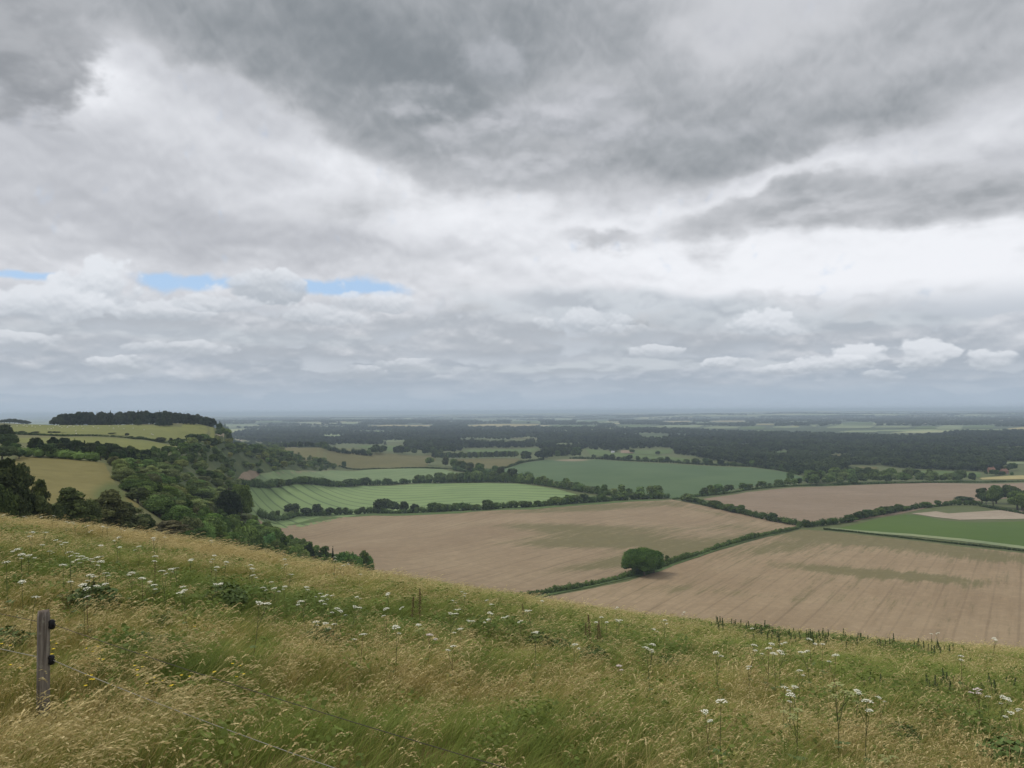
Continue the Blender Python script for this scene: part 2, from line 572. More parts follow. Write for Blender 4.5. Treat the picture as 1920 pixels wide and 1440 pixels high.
field("broad brown stubble field with thin green weed streaks below the spur wood",
      [(484, 973), (600, 969), (700, 966), (860, 962), (1000, 955), (1100, 946), (1180, 940), (1262, 937), (1300, 945), (1360, 957), (1420, 968), (1490, 984),
       (1498, 990), (1440, 1002), (1380, 1018), (1300, 1042), (1250, 1060), (1180, 1082), (1100, 1098), (1010, 1112), (930, 1130), (900, 1150), (700, 1175), (560, 1100), (520, 1010)],
      M_soil1, .007, .15, [(1180, 1010, 230, 40, -.03, .42), (1120, 950, 220, 9, -.05, .35), (1160, 1012, 170, 15, .04, .75), (1260, 1036, 190, 13, -.16, .95), (1060, 990, 160, 8, .02, .6), (1130, 951, 150, 6, -.05, .75), (1330, 960, 90, 5, .2, .55),
       (1400, 990, 90, 8, .05, .5), (1080, 1020, 150, 7, .0, .5), (1120, 1062, 100, 8, -.1, .35), (900, 962, 200, 3, -.02, .35), (560, 985, 40, 12, .3, .35), (1000, 985, 110, 5, .02, .35)], w0=-.05)
field("wide brown drilled field with slanting green weed bands in front of the low hedge",
      [(1502, 993), (1440, 1007), (1380, 1024), (1290, 1052), (1240, 1069), (1180, 1090), (1100, 1106), (1030, 1119), (960, 1134), (940, 1290), (1960, 1345), (2090, 1210), (2090, 1066), (1920, 1038), (1800, 1025), (1660, 1008), (1560, 997)],
      M_soil2, .008, .15, [(1600, 1012, 340, 24, .09, .52), (1500, 1085, 300, 40, .05, .26), (1450, 1028, 95, 13, -.12, .75), (1560, 1006, 100, 9, .1, .9), (1720, 1022, 200, 9, .11, .8), (1620, 1074, 150, 8, .1, 1.05), (1760, 1083, 90, 7, .1, .7), (1880, 1050, 110, 9, .1, .6),
       (1400, 1115, 190, 9, .08, .3), (1250, 1105, 120, 8, -.1, .3), (1700, 1130, 180, 10, .1, .2), (1850, 1090, 60, 12, -.3, .4)], y0=230, w0=.02)
field("pinkish brown bare field behind the bushy cross hedge",
      [(1318, 936), (1400, 923), (1480, 915), (1600, 910), (1760, 906), (2010, 902), (2010, 926), (1900, 933), (1800, 942), (1750, 949), (1660, 968), (1600, 979), (1530, 980), (1480, 977), (1400, 957)],
      M_soil3, .009, .15)
field("lush bright green crop field in a wedge between hedges",
      [(1570, 991), (1617, 981), (1675, 968), (1700, 965), (1732, 968), (1766, 976), (1824, 980), (1920, 978), (2040, 975), (2040, 1044), (1920, 1028), (1824, 1015), (1709, 1004), (1617, 997)], M_lush, .01, .15)
field("pale bare strip above the lush green crop",
      [(1709, 963), (1755, 959), (1778, 963), (1870, 957), (2000, 961), (2000, 972), (1920, 973), (1847, 974), (1800, 975), (1755, 970)], M_track, .01, .2)
field("pale sage green crop field lined with dark tramlines",
      [(462, 912), (480, 911), (680, 911), (797, 906), (913, 906), (970, 907), (1047, 918), (1090, 930), (1150, 933), (1150, 938), (1080, 942), (980, 953), (813, 960), (680, 965), (480, 970), (462, 962)], M_sage, .009, .15)
field("pale green crop field behind the first hedge under the scrubby spur",
      [(484, 888), (560, 884), (613, 880), (700, 878), (780, 878), (830, 880), (860, 887), (905, 893), (870, 900), (800, 903), (667, 907), (563, 906), (478, 899)], M_sage2, .009, .15,
      [(560, 884, 90, 2.2, -.05, .9), (690, 879, 90, 1.5, -.01, .7)])
field("small bare brown corner patch at the foot of the spur",
      [(440, 902), (452, 889), (467, 882), (492, 884), (484, 893), (470, 901)], M_soil3, .009, .3)
field("olive brown pasture sloping down the end of the spur",
      [(486, 830), (550, 835), (612, 843), (640, 846), (690, 851), (812, 853), (818, 862), (797, 877), (715, 880), (652, 878), (600, 870), (550, 860), (490, 850)], M_olive, .009, .2)
field("small olive pasture right of the dark hedge clump",
      [(850, 861), (972, 860), (978, 866), (940, 878), (870, 878)], M_olive, .009, .2)
field("large blue green crop field with a curved top edge",
      [(930, 882), (977, 870), (1020, 863), (1070, 861), (1124, 862), (1211, 868), (1321, 874), (1408, 877), (1452, 882), (1496, 892), (1518, 900), (1490, 906), (1386, 915), (1320, 931), (1262, 936), (1211, 926), (1146, 918), (1080, 908), (1000, 898)],
      M_blue, .009, .15, [(1072, 862, 34, 3.2, 0, 1.3)])
field("dry tan pasture on the near shoulder of the spur",
      [(36, 856), (100, 859), (150, 863), (196, 869), (206, 890), (222, 915), (262, 950), (240, 975), (150, 965), (60, 960), (20, 930), (10, 880)], M_tanfield, .012, .12,
      [(215, 925, 30, 30, 0, .8), (190, 930, 40, 22, 0, .5)], y0=160)
field("green grey sheep pasture across the hilltop",
      [(10, 799), (90, 797), (240, 797), (340, 801), (425, 811), (440, 820), (420, 827), (330, 823), (250, 820), (120, 816), (10, 813)], M_hilltop, .012, .2, y0=300)
field("yellowish pasture strip below the hilltop hedge",
      [(5, 820), (120, 821), (250, 825), (380, 832), (345, 842), (260, 846), (200, 838), (100, 832), (20, 830)], M_hilltop, .012, .2, y0=300)
field("short pale chalk track slanting down the spur", [(322, 846), (340, 838), (357, 834), (364, 836), (350, 841), (334, 848)], M_track, .012, .3, y0=300)
field("pale bare patch beside the end of the hilltop wood", [(402, 816), (420, 813), (450, 817), (457, 821), (420, 820)], M_track, .012, .3, y0=300)
small = [([(665, 837), (755, 836), (757, 846), (727, 846), (690, 842)], M_green, "small green field among the woods beyond the olive pasture"),
         ([(865, 844), (1012, 841), (992, 850), (880, 848)], M_green, "narrow green field behind the farm plantation"),
         ([(1095, 842), (1152, 849), (1233, 855), (1325, 866), (1280, 865), (1167, 858), (1108, 854)], M_green, "thin grey green field behind the blue green crop"),
         ([(1187, 845), (1262, 843), (1258, 850), (1231, 854), (1191, 851)], M_green, "small bright green paddock at the edge of the dark wood"),
         ([(1163, 844), (1181, 845), (1188, 850), (1164, 850)], M_soil3, "tiny brown plot beside the bright paddock"),
         ([(1604, 875), (1645, 876), (1642, 886), (1620, 887)], M_olive, "small olive clearing among the trees by the hamlet"),
         ([(1698, 883), (1778, 884), (1840, 887), (1838, 896), (1806, 895), (1730, 890)], M_green, "green paddock in front of the hamlet"),
         ([(1836, 897), (1915, 892), (2010, 893), (2010, 900), (1842, 900)], M_yellow, "narrow yellow field beside the hamlet"),
         ([(1876, 866), (1912, 867), (2000, 868), (2000, 871), (1880, 870)], M_pale, "thin pale meadow behind the hamlet trees"),
         ([(1710, 815), (1740, 812.5), (1776, 812), (1774, 816), (1730, 817)], M_yellow, "pale yellow field in a gap of the far wood"),
         ([(1103, 827), (1130, 826), (1129, 829), (1105, 829)], M_green, "tiny green clearing in the far wood")]
glades = [(1290, 1332, 838, 840.5), (955, 1012, 821, 823), (715, 765, 826, 828), (1438, 1482, 846, 849), (1556, 1600, 852, 855), (1655, 1690, 843, 846), (1778, 1830, 851, 854), (1890, 1930, 838, 841), (598, 645, 817, 819), (1205, 1255, 817, 819), (1380, 1420, 834, 836), (1040, 1075, 832, 834)]
for i, (x0, x1, y0_, y1_) in enumerate(glades):
    small.append(([(x0, y1_ - .8), (x0 + 9, y0_), (x1, y0_ + .4), (x1 - 6, y1_), (x0 + 12, y1_ + .3)], [M_green, M_olive, M_pale][i % 3], f"small {['green', 'olive', 'pale'][i % 3]} glade in the far dark wood"))
for poly, mt, lb in small:
    field(lb, poly, mt, .012, .6, y0=600)
strips = [(580, 700, 800.5, 803, 0), (690, 812, 797, 800, 2), (877, 1013, 795.5, 799.5, 2), (1013, 1120, 797.5, 802, 1), (1080, 1140, 788, 791.5, 1), (1119, 1161, 791, 793.5, 0),
          (1154, 1222, 797, 801.5, 1), (1220, 1318, 798, 802, 0), (1246, 1298, 789.5, 791.6, 2), (1332, 1398, 789, 791.2, 2), (1318, 1387, 800, 804, 0), (1388, 1436, 800, 805, 1),
          (1417, 1452, 795, 797, 2), (1447, 1500, 799.5, 803, 0), (1549, 1640, 798, 803.5, 0), (1578, 1640, 792, 796.5, 1), (1638, 1710, 799, 802.5, 0), (1715, 1756, 800, 804, 1), (1755, 1806, 798, 806, 0),
          (1805, 1866, 798, 803, 1), (1888, 2000, 801, 806, 2), (1574, 1648, 808, 811.5, 0), (1505, 1546, 811, 813, 0), (419, 482, 796, 800.5, 0), (446, 492, 805.5, 808.5, 0), (640, 672, 793, 795.5, 0),
          (895, 930, 787, 789, 0), (960, 1010, 789, 791.5, 1), (1040, 1072, 786, 788, 0), (1190, 1240, 785.5, 787, 0), (1480, 1498, 799, 801, 2), (1520, 1531, 797.5, 801, 0), (480, 530, 790, 792, 1), (560, 600, 792, 793.5, 0)]
for (x0, x1, y0_, y1_, c) in strips:
    xm = x0 + (x1 - x0) * .3
    field(f"thin far-off {['pale green', 'dull green', 'yellow'][c]} field strip beyond the dark wood", [(x0, (y0_ * .4 + y1_ * .6)), (xm, y0_), (x1, y0_ + .3), (x1 - (x1 - x0) * .08, y1_ - .2), (xm * .6 + x1 * .4, y1_), (x0 + 3, y1_)],
          [M_pale, M_green, M_yellow][c], .02, 2.0, y0=2500, name="distant_field")

# ------------------------------------------------------------------ foliage
def leaf_material(name, mul=1.0):
    mt, nt = new_mat(name)
    oi = nt.n("ShaderNodeObjectInfo")
    tone = nt.attr("tone")[2]
    pos = nt.n("ShaderNodeTexCoord").outputs["Object"]
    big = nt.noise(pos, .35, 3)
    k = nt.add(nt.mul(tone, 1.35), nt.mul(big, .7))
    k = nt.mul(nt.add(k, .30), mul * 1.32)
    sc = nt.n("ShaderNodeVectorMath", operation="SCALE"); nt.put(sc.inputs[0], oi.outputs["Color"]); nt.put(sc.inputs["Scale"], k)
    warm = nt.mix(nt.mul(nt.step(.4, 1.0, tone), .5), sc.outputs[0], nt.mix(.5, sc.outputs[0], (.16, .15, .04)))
    finish(nt, warm, .8, trans=.25, spec=.04)
    return mt


M_leaf = leaf_material("leaf")
M_bark = flat("bark", (.09, .075, .055), .9, .3, 5)


def wood_material():
    """Leaves of the far woods: every tree of the mass has its own shade of green."""
    mt, nt = new_mat("far_leaf")
    oi = nt.n("ShaderNodeObjectInfo")
    tone = nt.attr("tone")[2]
    wt = nt.attr("tint", "INSTANCER")[2]
    c = nt.mix(nt.m("MULTIPLY", nt.add(nt.mul(oi.outputs["Random"], .55), nt.mul(wt, .75)), 1.0, clamp=True), (.011, .019, .009), (.062, .085, .030))
    sc = nt.n("ShaderNodeVectorMath", operation="SCALE"); nt.put(sc.inputs[0], c); nt.put(sc.inputs["Scale"], nt.add(nt.mul(tone, .9), .5))
    finish(nt, sc.outputs[0], .85, spec=.05)
    return mt


M_far = wood_material()


def leaf_quads(c, nrm, size, r):
    n = len(c)
    a = np.cross(nrm, r.normal(size=(n, 3))); a /= np.linalg.norm(a, axis=1, keepdims=True) + 1e-9
    b = np.cross(nrm, a)
    s = (size * r.uniform(.6, 1.35, n))[:, None]
    e = s * r.uniform(.55, 1.0, (n, 1))
    return np.stack([c - a * s, c - b * e * .9, c + a * s, c + b * e], 1)


def ico(sub=1):
    bm = bmesh.new(); bmesh.ops.create_icosphere(bm, subdivisions=sub, radius=1)
    v = np.array([x.co[:] for x in bm.verts]); f = np.array([[q.index for q in p.verts] for p in bm.faces]); bm.free()
    return v, f


ICO1, ICO2 = ico(1), ico(2)


def foliage(blobs, nleaf, leaf, r, core=.78, mat=None, name="crown", top=None):
    """Leaf-sized faces round a set of clumps (x, y, z, rx, rz); the clumps' hearts are dense."""
    B = np.array(blobs, float)
    wgt = B[:, 3] * B[:, 4]; wgt = wgt / wgt.sum()
    bi = r.choice(len(B), nleaf, p=wgt)
    d = r.normal(size=(nleaf, 3)); d /= np.linalg.norm(d, axis=1, keepdims=True)
    d[:, 2] = np.where(d[:, 2] < -.35, -d[:, 2], d[:, 2])
    rad = np.stack([B[bi, 3], B[bi, 3], B[bi, 4]], 1)
    lump = 1 + .10 * np.sin(d[:, 0] * 7 + bi) * np.sin(d[:, 1] * 6 + bi * 2.3) + .07 * np.sin(d[:, 2] * 11 + bi)
    c = B[bi, :3] + d * rad * (r.uniform(.80, 1.1, nleaf) * lump)[:, None]
    keep = np.ones(nleaf, bool)
    for b in B:
        q = (c - b[:3]) / np.array([b[3], b[3], b[4]])
        keep &= (q ** 2).sum(1) > .52
    c, d, bi = c[keep], d[keep], bi[keep]
    nr = d + r.normal(0, .55, c.shape); nr /= np.linalg.norm(nr, axis=1, keepdims=True)
    Q = leaf_quads(c, nr, leaf, r)
    V = Q.reshape(-1, 3)
    btone = r.uniform(.1, .8, len(B))
    tn = np.repeat(np.clip(btone[bi] + r.normal(0, .22, len(c)), 0, 1), 4)
    Fq = [tuple(range(4 * i, 4 * i + 4)) for i in range(len(c))]
    vs, ts = [V], [tn]
    n0 = len(V)
    iv, if_ = ICO1
    for k, b in enumerate(B):
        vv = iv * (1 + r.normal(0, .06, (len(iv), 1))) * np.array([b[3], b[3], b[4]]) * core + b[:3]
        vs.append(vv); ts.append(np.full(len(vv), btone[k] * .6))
        Fq += [tuple(int(i) + n0 for i in t) for t in if_]
        n0 += len(vv)
    return mesh_from(name, np.concatenate(vs), Fq, [mat or M_leaf], {"tone": np.concatenate(ts)})


def round_blobs(h, w, n, r, base=.14, squat=1.0):
    """Clumps of a broad-leaved crown."""
    zc, hz = h * (base + 1) / 2, h * (1 - base) / 2
    out = [(0, 0, zc, w * .34, hz * .8)]
    for i in range(n):
        t = 2 * math.pi * (i * .618) + r.uniform(-.3, .3)
        e = r.uniform(-.75, .95)
        ce = math.sqrt(1 - e * e)
        rb = w * r.uniform(.13, .23)
        k = r.uniform(.82, 1.04)
        out.append((math.cos(t) * ce * (w / 2 - rb) * k, math.sin(t) * ce * (w / 2 - rb) * k, zc + e * (hz - rb * .9) * k, rb, rb * r.uniform(.75, 1.0) * squat))
    return out


def trunk_mesh(h, w, r, name="trunk"):
    mb = MB()
    lean = r.uniform(-.04, .04, 2) * h
    mb.tube([(0, 0, -.6), (lean[0] * .3, lean[1] * .3, h * .25), (lean[0], lean[1], h * .62)], [h * .034, h * .026, h * .012], 7)
    for i in range(5):
        t = r.uniform(0, 6.28); z = h * r.uniform(.2, .45)
        e = w * .3
        mb.tube([(lean[0] * .4, lean[1] * .4, z), (math.cos(t) * e * .5, math.sin(t) * e * .5, z + h * .12), (math.cos(t) * e, math.sin(t) * e, z + h * .28)], [h * .014, h * .01, h * .004], 5)
    return mb.build(name, [M_bark])


def conifer_blobs(h, w, n, r):
    out = []
    for i in range(n):
        f = i / (n - 1)
        z = h * (.1 + .86 * f)
        rr = w / 2 * (1 - f) ** .85 + .12
        k = max(1, int(5 * (1 - f)))
        t0 = r.uniform(0, 6)
        for j in range(k):
            t = t0 + 6.283 * j / k
            q = rr * (.5 if k > 1 else 0) * r.uniform(.7, 1.2)
            out.append((math.cos(t) * q, math.sin(t) * q, z, rr * .55, h / n * .75))
    return out


def ragged_blobs(h, w, n, r):
    """Open, irregular crown with clumps standing out of it."""
    out = [(0, 0, h * .45, w * .22, h * .3)]
    for i in range(n):
        f = r.uniform(.12, 1) ** .8
        t = r.uniform(0, 6.283)
        rr = w / 2 * (1.05 - f ** 2.2) * r.uniform(.3, 1)
        rb = w * r.uniform(.08, .16)
        out.append((math.cos(t) * rr, math.sin(t) * rr, h * f * .92, rb, rb * r.uniform(.6, 1)))
    return out


R = np.random.default_rng(5)
PROTO = {}


def proto(kind, k, blobs, h, w, nleaf, leaf, core=.78):
    PROTO.setdefault(kind, []).append((foliage(blobs, nleaf, leaf, R, core), trunk_mesh(h, w, R), h, w))


for k in range(6):      # unit trees are 10 m high and scaled to their size
    proto("round", k, round_blobs(10, R.uniform(8.5, 11), 26, R), 10, 10, 8500, .26)
for k in range(4):
    proto("tall", k, round_blobs(10, R.uniform(5.5, 7), 22, R, .08), 10, 6.5, 6500, .24)
for k in range(3):
    proto("ragged", k, ragged_blobs(10, R.uniform(7, 9), 42, R), 10, 8, 7500, .24, .6)
for k in range(3):
    proto("conifer", k, conifer_blobs(10, R.uniform(4, 5.5), 12, R), 10, 5, 4200, .28)
for k in range(3):
    proto("bush", k, round_blobs(5, R.uniform(6, 8), 18, R, -.1), 5, 7, 3800, .24)
for k in range(4):      # small in the picture: coarser leaves, no separate trunk
    proto("small", k, round_blobs(10, R.uniform(9, 12), 16, R, .03), 10, 10, 1500, .52)
for k in range(2):
    proto("upright", k, round_blobs(10, R.uniform(5, 6.5), 12, R, .02), 10, 6, 1100, .46)

for k in range(4):      # leafy to the ground
    proto("full", k, round_blobs(10, R.uniform(9, 11.5), 34, R, -.12), 10, 10.5, 9500, .26)
OAK, DARK, ASH, PALE, BRIGHT, YEW, DULL = (.072, .108, .028), (.042, .066, .020), (.095, .135, .042), (.13, .165, .058), (.115, .18, .022), (.022, .036, .015), (.095, .105, .045)


def jitter(c, s=.14):
    k = 1 + R.normal(0, s)
    return (max(.004, c[0] * k * (1 + R.normal(0, .06))), max(.004, c[1] * k), max(.004, c[2] * k * (1 + R.normal(0, .08))), 1)


USED = {}


def tree(name, kind, loc, h, w, color, k=None, parts=True):
    lst = PROTO[kind]
    if k is None:
        k = USED.get(kind, 0); USED[kind] = k + 1
    cm, tm, ph, pw = lst[k % len(lst)]
    sc = (w / pw, w / pw * R.uniform(.9, 1.1), h / ph)
    rz = R.uniform(0, 6.28)
    col = jitter(color)
    loc = (float(loc[0]), float(loc[1]), float(loc[2]))
    if parts:
        root = empty(name, loc, rz)
        c = link("crown", cm, root); t = link("trunk", tm, root)
        c.scale = sc; t.scale = sc; c.color = col
        return root
    o = link(name, cm, None, loc); o.scale = sc; o.rotation_euler = (0, 0, rz); o.color = col
    return o


def by_top(px, py, Y):
    """Ground point under the pixel column at depth Y and the height of what reaches up to the pixel."""
    d = ray(px, py); d = d / d[1]
    X = d[0] * Y
    z = float(height(X, Y))
    return (X, Y, z), CZ + d[2] * Y - z


def place_tops(name, kind, spec, color, parts=True):
    out = []
    for s in spec:
        px, py, Y, wpx = s[:4]
        loc, h = by_top(px, py, Y)
        kd = s[4] if len(s) > 4 else kind
        cl = s[5] if len(s) > 5 else color
        out.append(tree(name, kd, loc, h, wpx / FPX * Y, cl, parts=parts))
    return out


def place_base(name, kind, spec, color, y0=200, parts=False):
    out = []
    for px, py, hpx, wpx in spec:
        p = unproject([px], [py], y0)[0]
        k = p[1] / FPX
        out.append(tree(name, kind, p, hpx * k, wpx * k, color, parts=parts))
    return out


def along(px_line, n, y0=200, jit=.35, ends=True):
    P = np.array(px_line, float)
    W = unproject(P[:, 0], P[:, 1], y0)
    seg = np.r_[0, np.cumsum(np.hypot(*np.diff(W[:, :2], axis=0).T))]
    t = (np.arange(n) + .5 + R.uniform(-jit, jit, n)) / n * seg[-1]
    X = np.interp(t, seg, W[:, 0]); Y = np.interp(t, seg, W[:, 1])
    return np.stack([X, Y, height(X, Y)], 1)


def row(name, kinds, px_line, n, h, color, y0=200, wf=(.8, 1.1), parts=False, jit=.35, off=0.0):
    out = []
    cols = color if isinstance(color, list) else [color]
    for p in along(px_line, n, y0, jit):
        hh = R.uniform(*h)
        kd = kinds[R.integers(len(kinds))]
        p = p + np.array([R.normal(0, off), R.normal(0, off), 0]) if off else p
        p[2] = height(p[0], p[1])
        out.append(tree(name, kd, p, hh, hh * R.uniform(*wf), cols[R.integers(len(cols))], parts=parts))
    return out


def hedge(label, px_line, h, width, y0=200, color=OAK, leaf=.4, dens=1.0, wav=.35, gaps=()):
    """A hedgerow as one grown mass of foliage along its line."""
    P = np.array(px_line, float)
    W = unproject(P[:, 0], P[:, 1], y0)
    seg = np.r_[0, np.cumsum(np.hypot(*np.diff(W[:, :2], axis=0).T))]
    L = seg[-1]
    stepm = width * .55
    n = max(3, int(L / stepm))
    t = (np.arange(n) + R.uniform(-.3, .3, n)) * L / n
    X = np.interp(t, seg, W[:, 0]); Y = np.interp(t, seg, W[:, 1])
    o = np.array([X.mean(), Y.mean(), 0]); o[2] = height(o[0], o[1])
    bl = []
    hh = h * (1 + wav * (.6 * np.sin(t / 23 + R.uniform(0, 6)) + .5 * np.sin(t / 9.1 + R.uniform(0, 6)) + R.normal(0, .35, n)))
    for i in range(n):
        a = max(h * .35, hh[i])
        rx = width * R.uniform(.42, .62)
        jx, jy = R.normal(0, width * .12, 2)
        bl.append((X[i] + jx - o[0], Y[i] + jy - o[1], height(X[i], Y[i]) + a * .45 - o[2], rx, a * .55))
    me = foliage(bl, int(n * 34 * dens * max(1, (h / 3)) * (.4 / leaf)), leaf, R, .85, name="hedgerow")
    ob = link("hedgerow", me, None, o)
    ob.color = (*color, 1)
    return tag(ob, label, "hedge")


# hedges of the vale
hedge("thick dark hedge along the top of the brown stubble field", [(484, 969), (560, 967), (640, 965), (700, 962), (800, 961), (900, 957), (1000, 951), (1080, 944), (1160, 938), (1200, 936), (1258, 934)], 6.0, 6, color=(0.058, 0.092, 0.028))
hedge("dense dark hedge between the two pale green crop fields", [(452, 907), (520, 909), (600, 910), (680, 909), (770, 906), (850, 905), (913, 904), (960, 905)], 7.5, 6, color=(0.047, 0.077, 0.023))
hedge("hedge curving beside the sage crop down to the field corner", [(960, 905), (1010, 909), (1060, 917), (1100, 924), (1150, 930), (1200, 933), (1245, 934)], 6, 5.5, color=OAK)
hedge("bushy hedge winding from the dark clump towards the sage crop", [(850, 882), (890, 887), (930, 892), (965, 896), (1000, 900)], 8, 7, color=(0.058, 0.094, 0.030))
hedge("low dark hedge line under the olive spur pasture", [(640, 876), (715, 879), (800, 878), (850, 880)], 2.2, 3, color=DARK)
hedge("dark hedge along the left side of the blue green crop", [(925, 882), (975, 869), (1020, 862)], 4, 4, color=DARK)
hedge("dark hedge along the curved top of the blue green crop", [(1070, 860), (1124, 861), (1211, 866), (1321, 872), (1410, 875), (1456, 881), (1500, 891)], 5, 6, color=DARK)
hedge("trimmed hedge between the blue green crop and the pinkish field", [(1262, 937), (1310, 931), (1340, 928), (1400, 919), (1480, 912), (1600, 908), (1700, 906.5), (1800, 905), (2010, 900)], 2.4, 3, color=(0.065, 0.106, 0.029))
hedge("bumpy dark hedge crossing between the brown stubble and pinkish fields", [(1278, 938), (1300, 942), (1350, 955), (1400, 966), (1450, 978), (1490, 985), (1520, 988)], 5, 5, color=(0.055, 0.085, 0.025))
hedge("dark hedge running up between the pinkish field and the lush crop", [(1498, 989), (1540, 986), (1590, 979), (1640, 968), (1680, 960), (1730, 952), (1790, 947), (1840, 948)], 4.5, 4.5, color=(0.055, 0.085, 0.025))
hedge("long low hedge slanting down between the two big brown fields", [(930, 1130), (1000, 1117), (1060, 1107), (1110, 1097), (1160, 1086), (1230, 1068), (1260, 1056), (1310, 1040), (1380, 1018), (1440, 1003), (1500, 990)], 3.2, 3.2, color=(0.075, 0.111, 0.034), leaf=.32, dens=1.5)
hedge("low clipped hedge below the lush green crop", [(1545, 993), (1600, 998), (1660, 1005), (1730, 1013), (1800, 1021), (1920, 1034), (2050, 1048)], 1.3, 1.8, color=(0.046, 0.071, 0.023), leaf=.3, dens=1.2, wav=.15)
hedge("dark hedge running right from the corner copse", [(1836, 949), (1880, 957), (1920, 964), (2020, 980)], 2.6, 3, color=DARK)
hedge("thin dark hedge along the hilltop sheep pasture", [(28, 814.5), (120, 818), (250, 823), (330, 826), (425, 830)], 1.3, 2.2, y0=300, color=DARK, wav=.5)
hedge("broad light green hedge above the dry tan pasture", [(37, 857), (100, 859), (150, 863), (198, 869)], 4.2, 6, y0=200, color=(0.098, 0.149, 0.040), leaf=.3, dens=1.6, wav=.12)
hedge("dark wood edge falling to the right behind the olive pasture", [(440, 831), (500, 835), (560, 839), (620, 846), (660, 851), (700, 855)], 8, 11, y0=500, color=(.036, .054, .02), wav=.6)
# verges: long grass beside the hedges is ground
field("narrow green verge along the long low hedge", [(935, 1136), (1010, 1121), (1060, 1111), (1110, 1101), (1160, 1090), (1235, 1073), (1265, 1060), (1312, 1044), (1382, 1021), (1440, 1006), (1500, 991), (1440, 1003), (1380, 1016), (1310, 1038), (1260, 1053), (1230, 1064), (1160, 1082), (1060, 1104), (1000, 1115), (930, 1128)], M_green, .01, .35, name="grass_verge")
field("pale grassy verge between the clipped hedge and the lush crop", [(1555, 990), (1617, 995.5), (1709, 1002), (1824, 1013), (1920, 1025), (2050, 1040), (2050, 1045), (1920, 1030), (1824, 1018), (1709, 1006), (1617, 999), (1560, 993)], M_pale, .01, .35, name="grass_verge")
field("rough grass verge under the thick dark hedge", [(484, 972), (600, 970), (700, 967), (860, 963), (1000, 956), (1100, 947), (1180, 941), (1262, 938), (1180, 937), (1080, 942), (1000, 950), (900, 956), (700, 961), (484, 967)], M_green, .01, .3, name="grass_verge")

# trees standing in those hedges
hl = [(500, 967), (560, 967), (640, 965), (690, 963)]
number_off(row("hedge_tree", ["small", "small", "upright"], hl, 9, (5.5, 9), [OAK, ASH, DARK]), "dark rounded tree", "at the thick hedge's end by the spur wood", "trees in the thick dark hedge", "tree")
number_off(place_base("hedge_tree", "small", [(548, 965, 22, 30), (575, 966, 15, 26), (595, 966, 22, 24), (618, 966, 15, 22), (718, 961, 27, 34), (738, 961, 22, 26), (757, 961, 22, 22), (778, 961, 17, 20), (1095, 943, 18, 20)], (.040, .058, .022)), "tall broad dark tree", "standing up above the thick dark hedge", "tall trees above the thick hedge", "tree")
number_off(row("hedge_tree", ["small"], [(775, 961), (900, 957), (1000, 951), (1080, 944), (1160, 938), (1200, 936), (1250, 934)], 30, (5, 10.5), [OAK, (.06,.092,.026), (.08,.115,.032)], wf=(1.1, 1.7)), "rounded tree", "in the thick hedge below the sage crop", "trees in the thick dark hedge", "tree")
number_off(row("hedge_tree", ["small", "small", "upright"], [(775, 906), (850, 905), (913, 904), (955, 905)], 15, (12, 19), [ASH, OAK, OAK, (.105,.14,.048)], wf=(.8, 1.1)), "tall leafy tree", "in the hedge above the sage crop", "tall trees above the sage crop", "tree")
number_off(row("hedge_tree", ["small"], [(470, 908), (600, 910), (680, 909), (765, 906)], 14, (8, 12), [DARK, OAK], wf=(1.0, 1.6)), "dark bushy tree", "in the dense hedge between the pale crops", "bushes in the dense hedge", "tree")
number_off(row("hedge_tree", ["small", "upright"], [(965, 905), (1010, 909), (1060, 917), (1100, 924), (1150, 930), (1240, 934)], 24, (9, 16), [ASH, (.11,.15,.052), OAK], wf=(.75, 1.1)), "grey green tree", "in the hedge curving by the blue green crop", "trees in the curving hedge", "tree")
number_off(row("hedge_tree", ["small"], [(800, 872), (830, 874), (862, 880), (900, 888), (980, 899)], 12, (14, 20), [DARK, OAK, (.045, .06, .025)], wf=(.8, 1.1), off=4), "dark tree", "in the clump at the end of the olive pasture", "trees of the dark clump", "tree")
number_off(row("hedge_tree", ["small"], [(984, 866), (1010, 860), (1035, 858), (1065, 858), (1095, 859)], 10, (15, 24), [DARK, YEW], y0=600, off=14), "very dark tree", "in the knot above the blue green crop", "trees of the dark knot", "tree")
number_off(row("hedge_tree", ["small"], [(1110, 860), (1211, 866), (1321, 872), (1410, 875), (1456, 881), (1510, 892)], 34, (7, 14), [DARK, OAK, YEW], wf=(.9, 1.3)), "dark low tree", "along the curved top of the blue green crop", "trees along the blue green crop", "tree")
number_off(row("hedge_tree", ["small", "upright"], [(1312, 931), (1340, 927), (1375, 922)], 11, (6, 13), [OAK, ASH, (.045, .065, .025)]), "leafy tree", "in the trimmed hedge near the stubble corner", "trees at the field corner", "tree")
number_off(row("hedge_tree", ["small", "upright"], [(1385, 920), (1440, 914), (1500, 910)], 13, (5, 11), [OAK, DARK], wf=(.9, 1.6)), "small dark tree", "in the trimmed hedge behind the pinkish field", "trees in the trimmed hedge", "tree")
number_off(row("hedge_tree", ["small"], [(1505, 909), (1600, 906), (1700, 904), (1815, 902)], 40, (10, 17), [ASH, OAK, (.11,.15,.052), DARK], off=7), "rounded grey green tree", "in the belt behind the pinkish field", "trees of the belt", "tree")
number_off(row("hedge_tree", ["small"], [(1500, 903), (1580, 898), (1680, 896), (1720, 896)], 24, (12, 18), [OAK, DARK, ASH], off=12), "dark tree", "behind the grey green belt near the hamlet", "trees behind the belt", "tree")
number_off(row("hedge_tree", ["small"], [(1282, 939), (1300, 942), (1350, 955), (1400, 966), (1450, 978), (1500, 987)], 20, (4, 9.5), [DARK, OAK, ASH], wf=(1.0, 1.7)), "round dark bush", "in the hedge crossing beside the stubble field", "bushes in the crossing hedge", "tree")
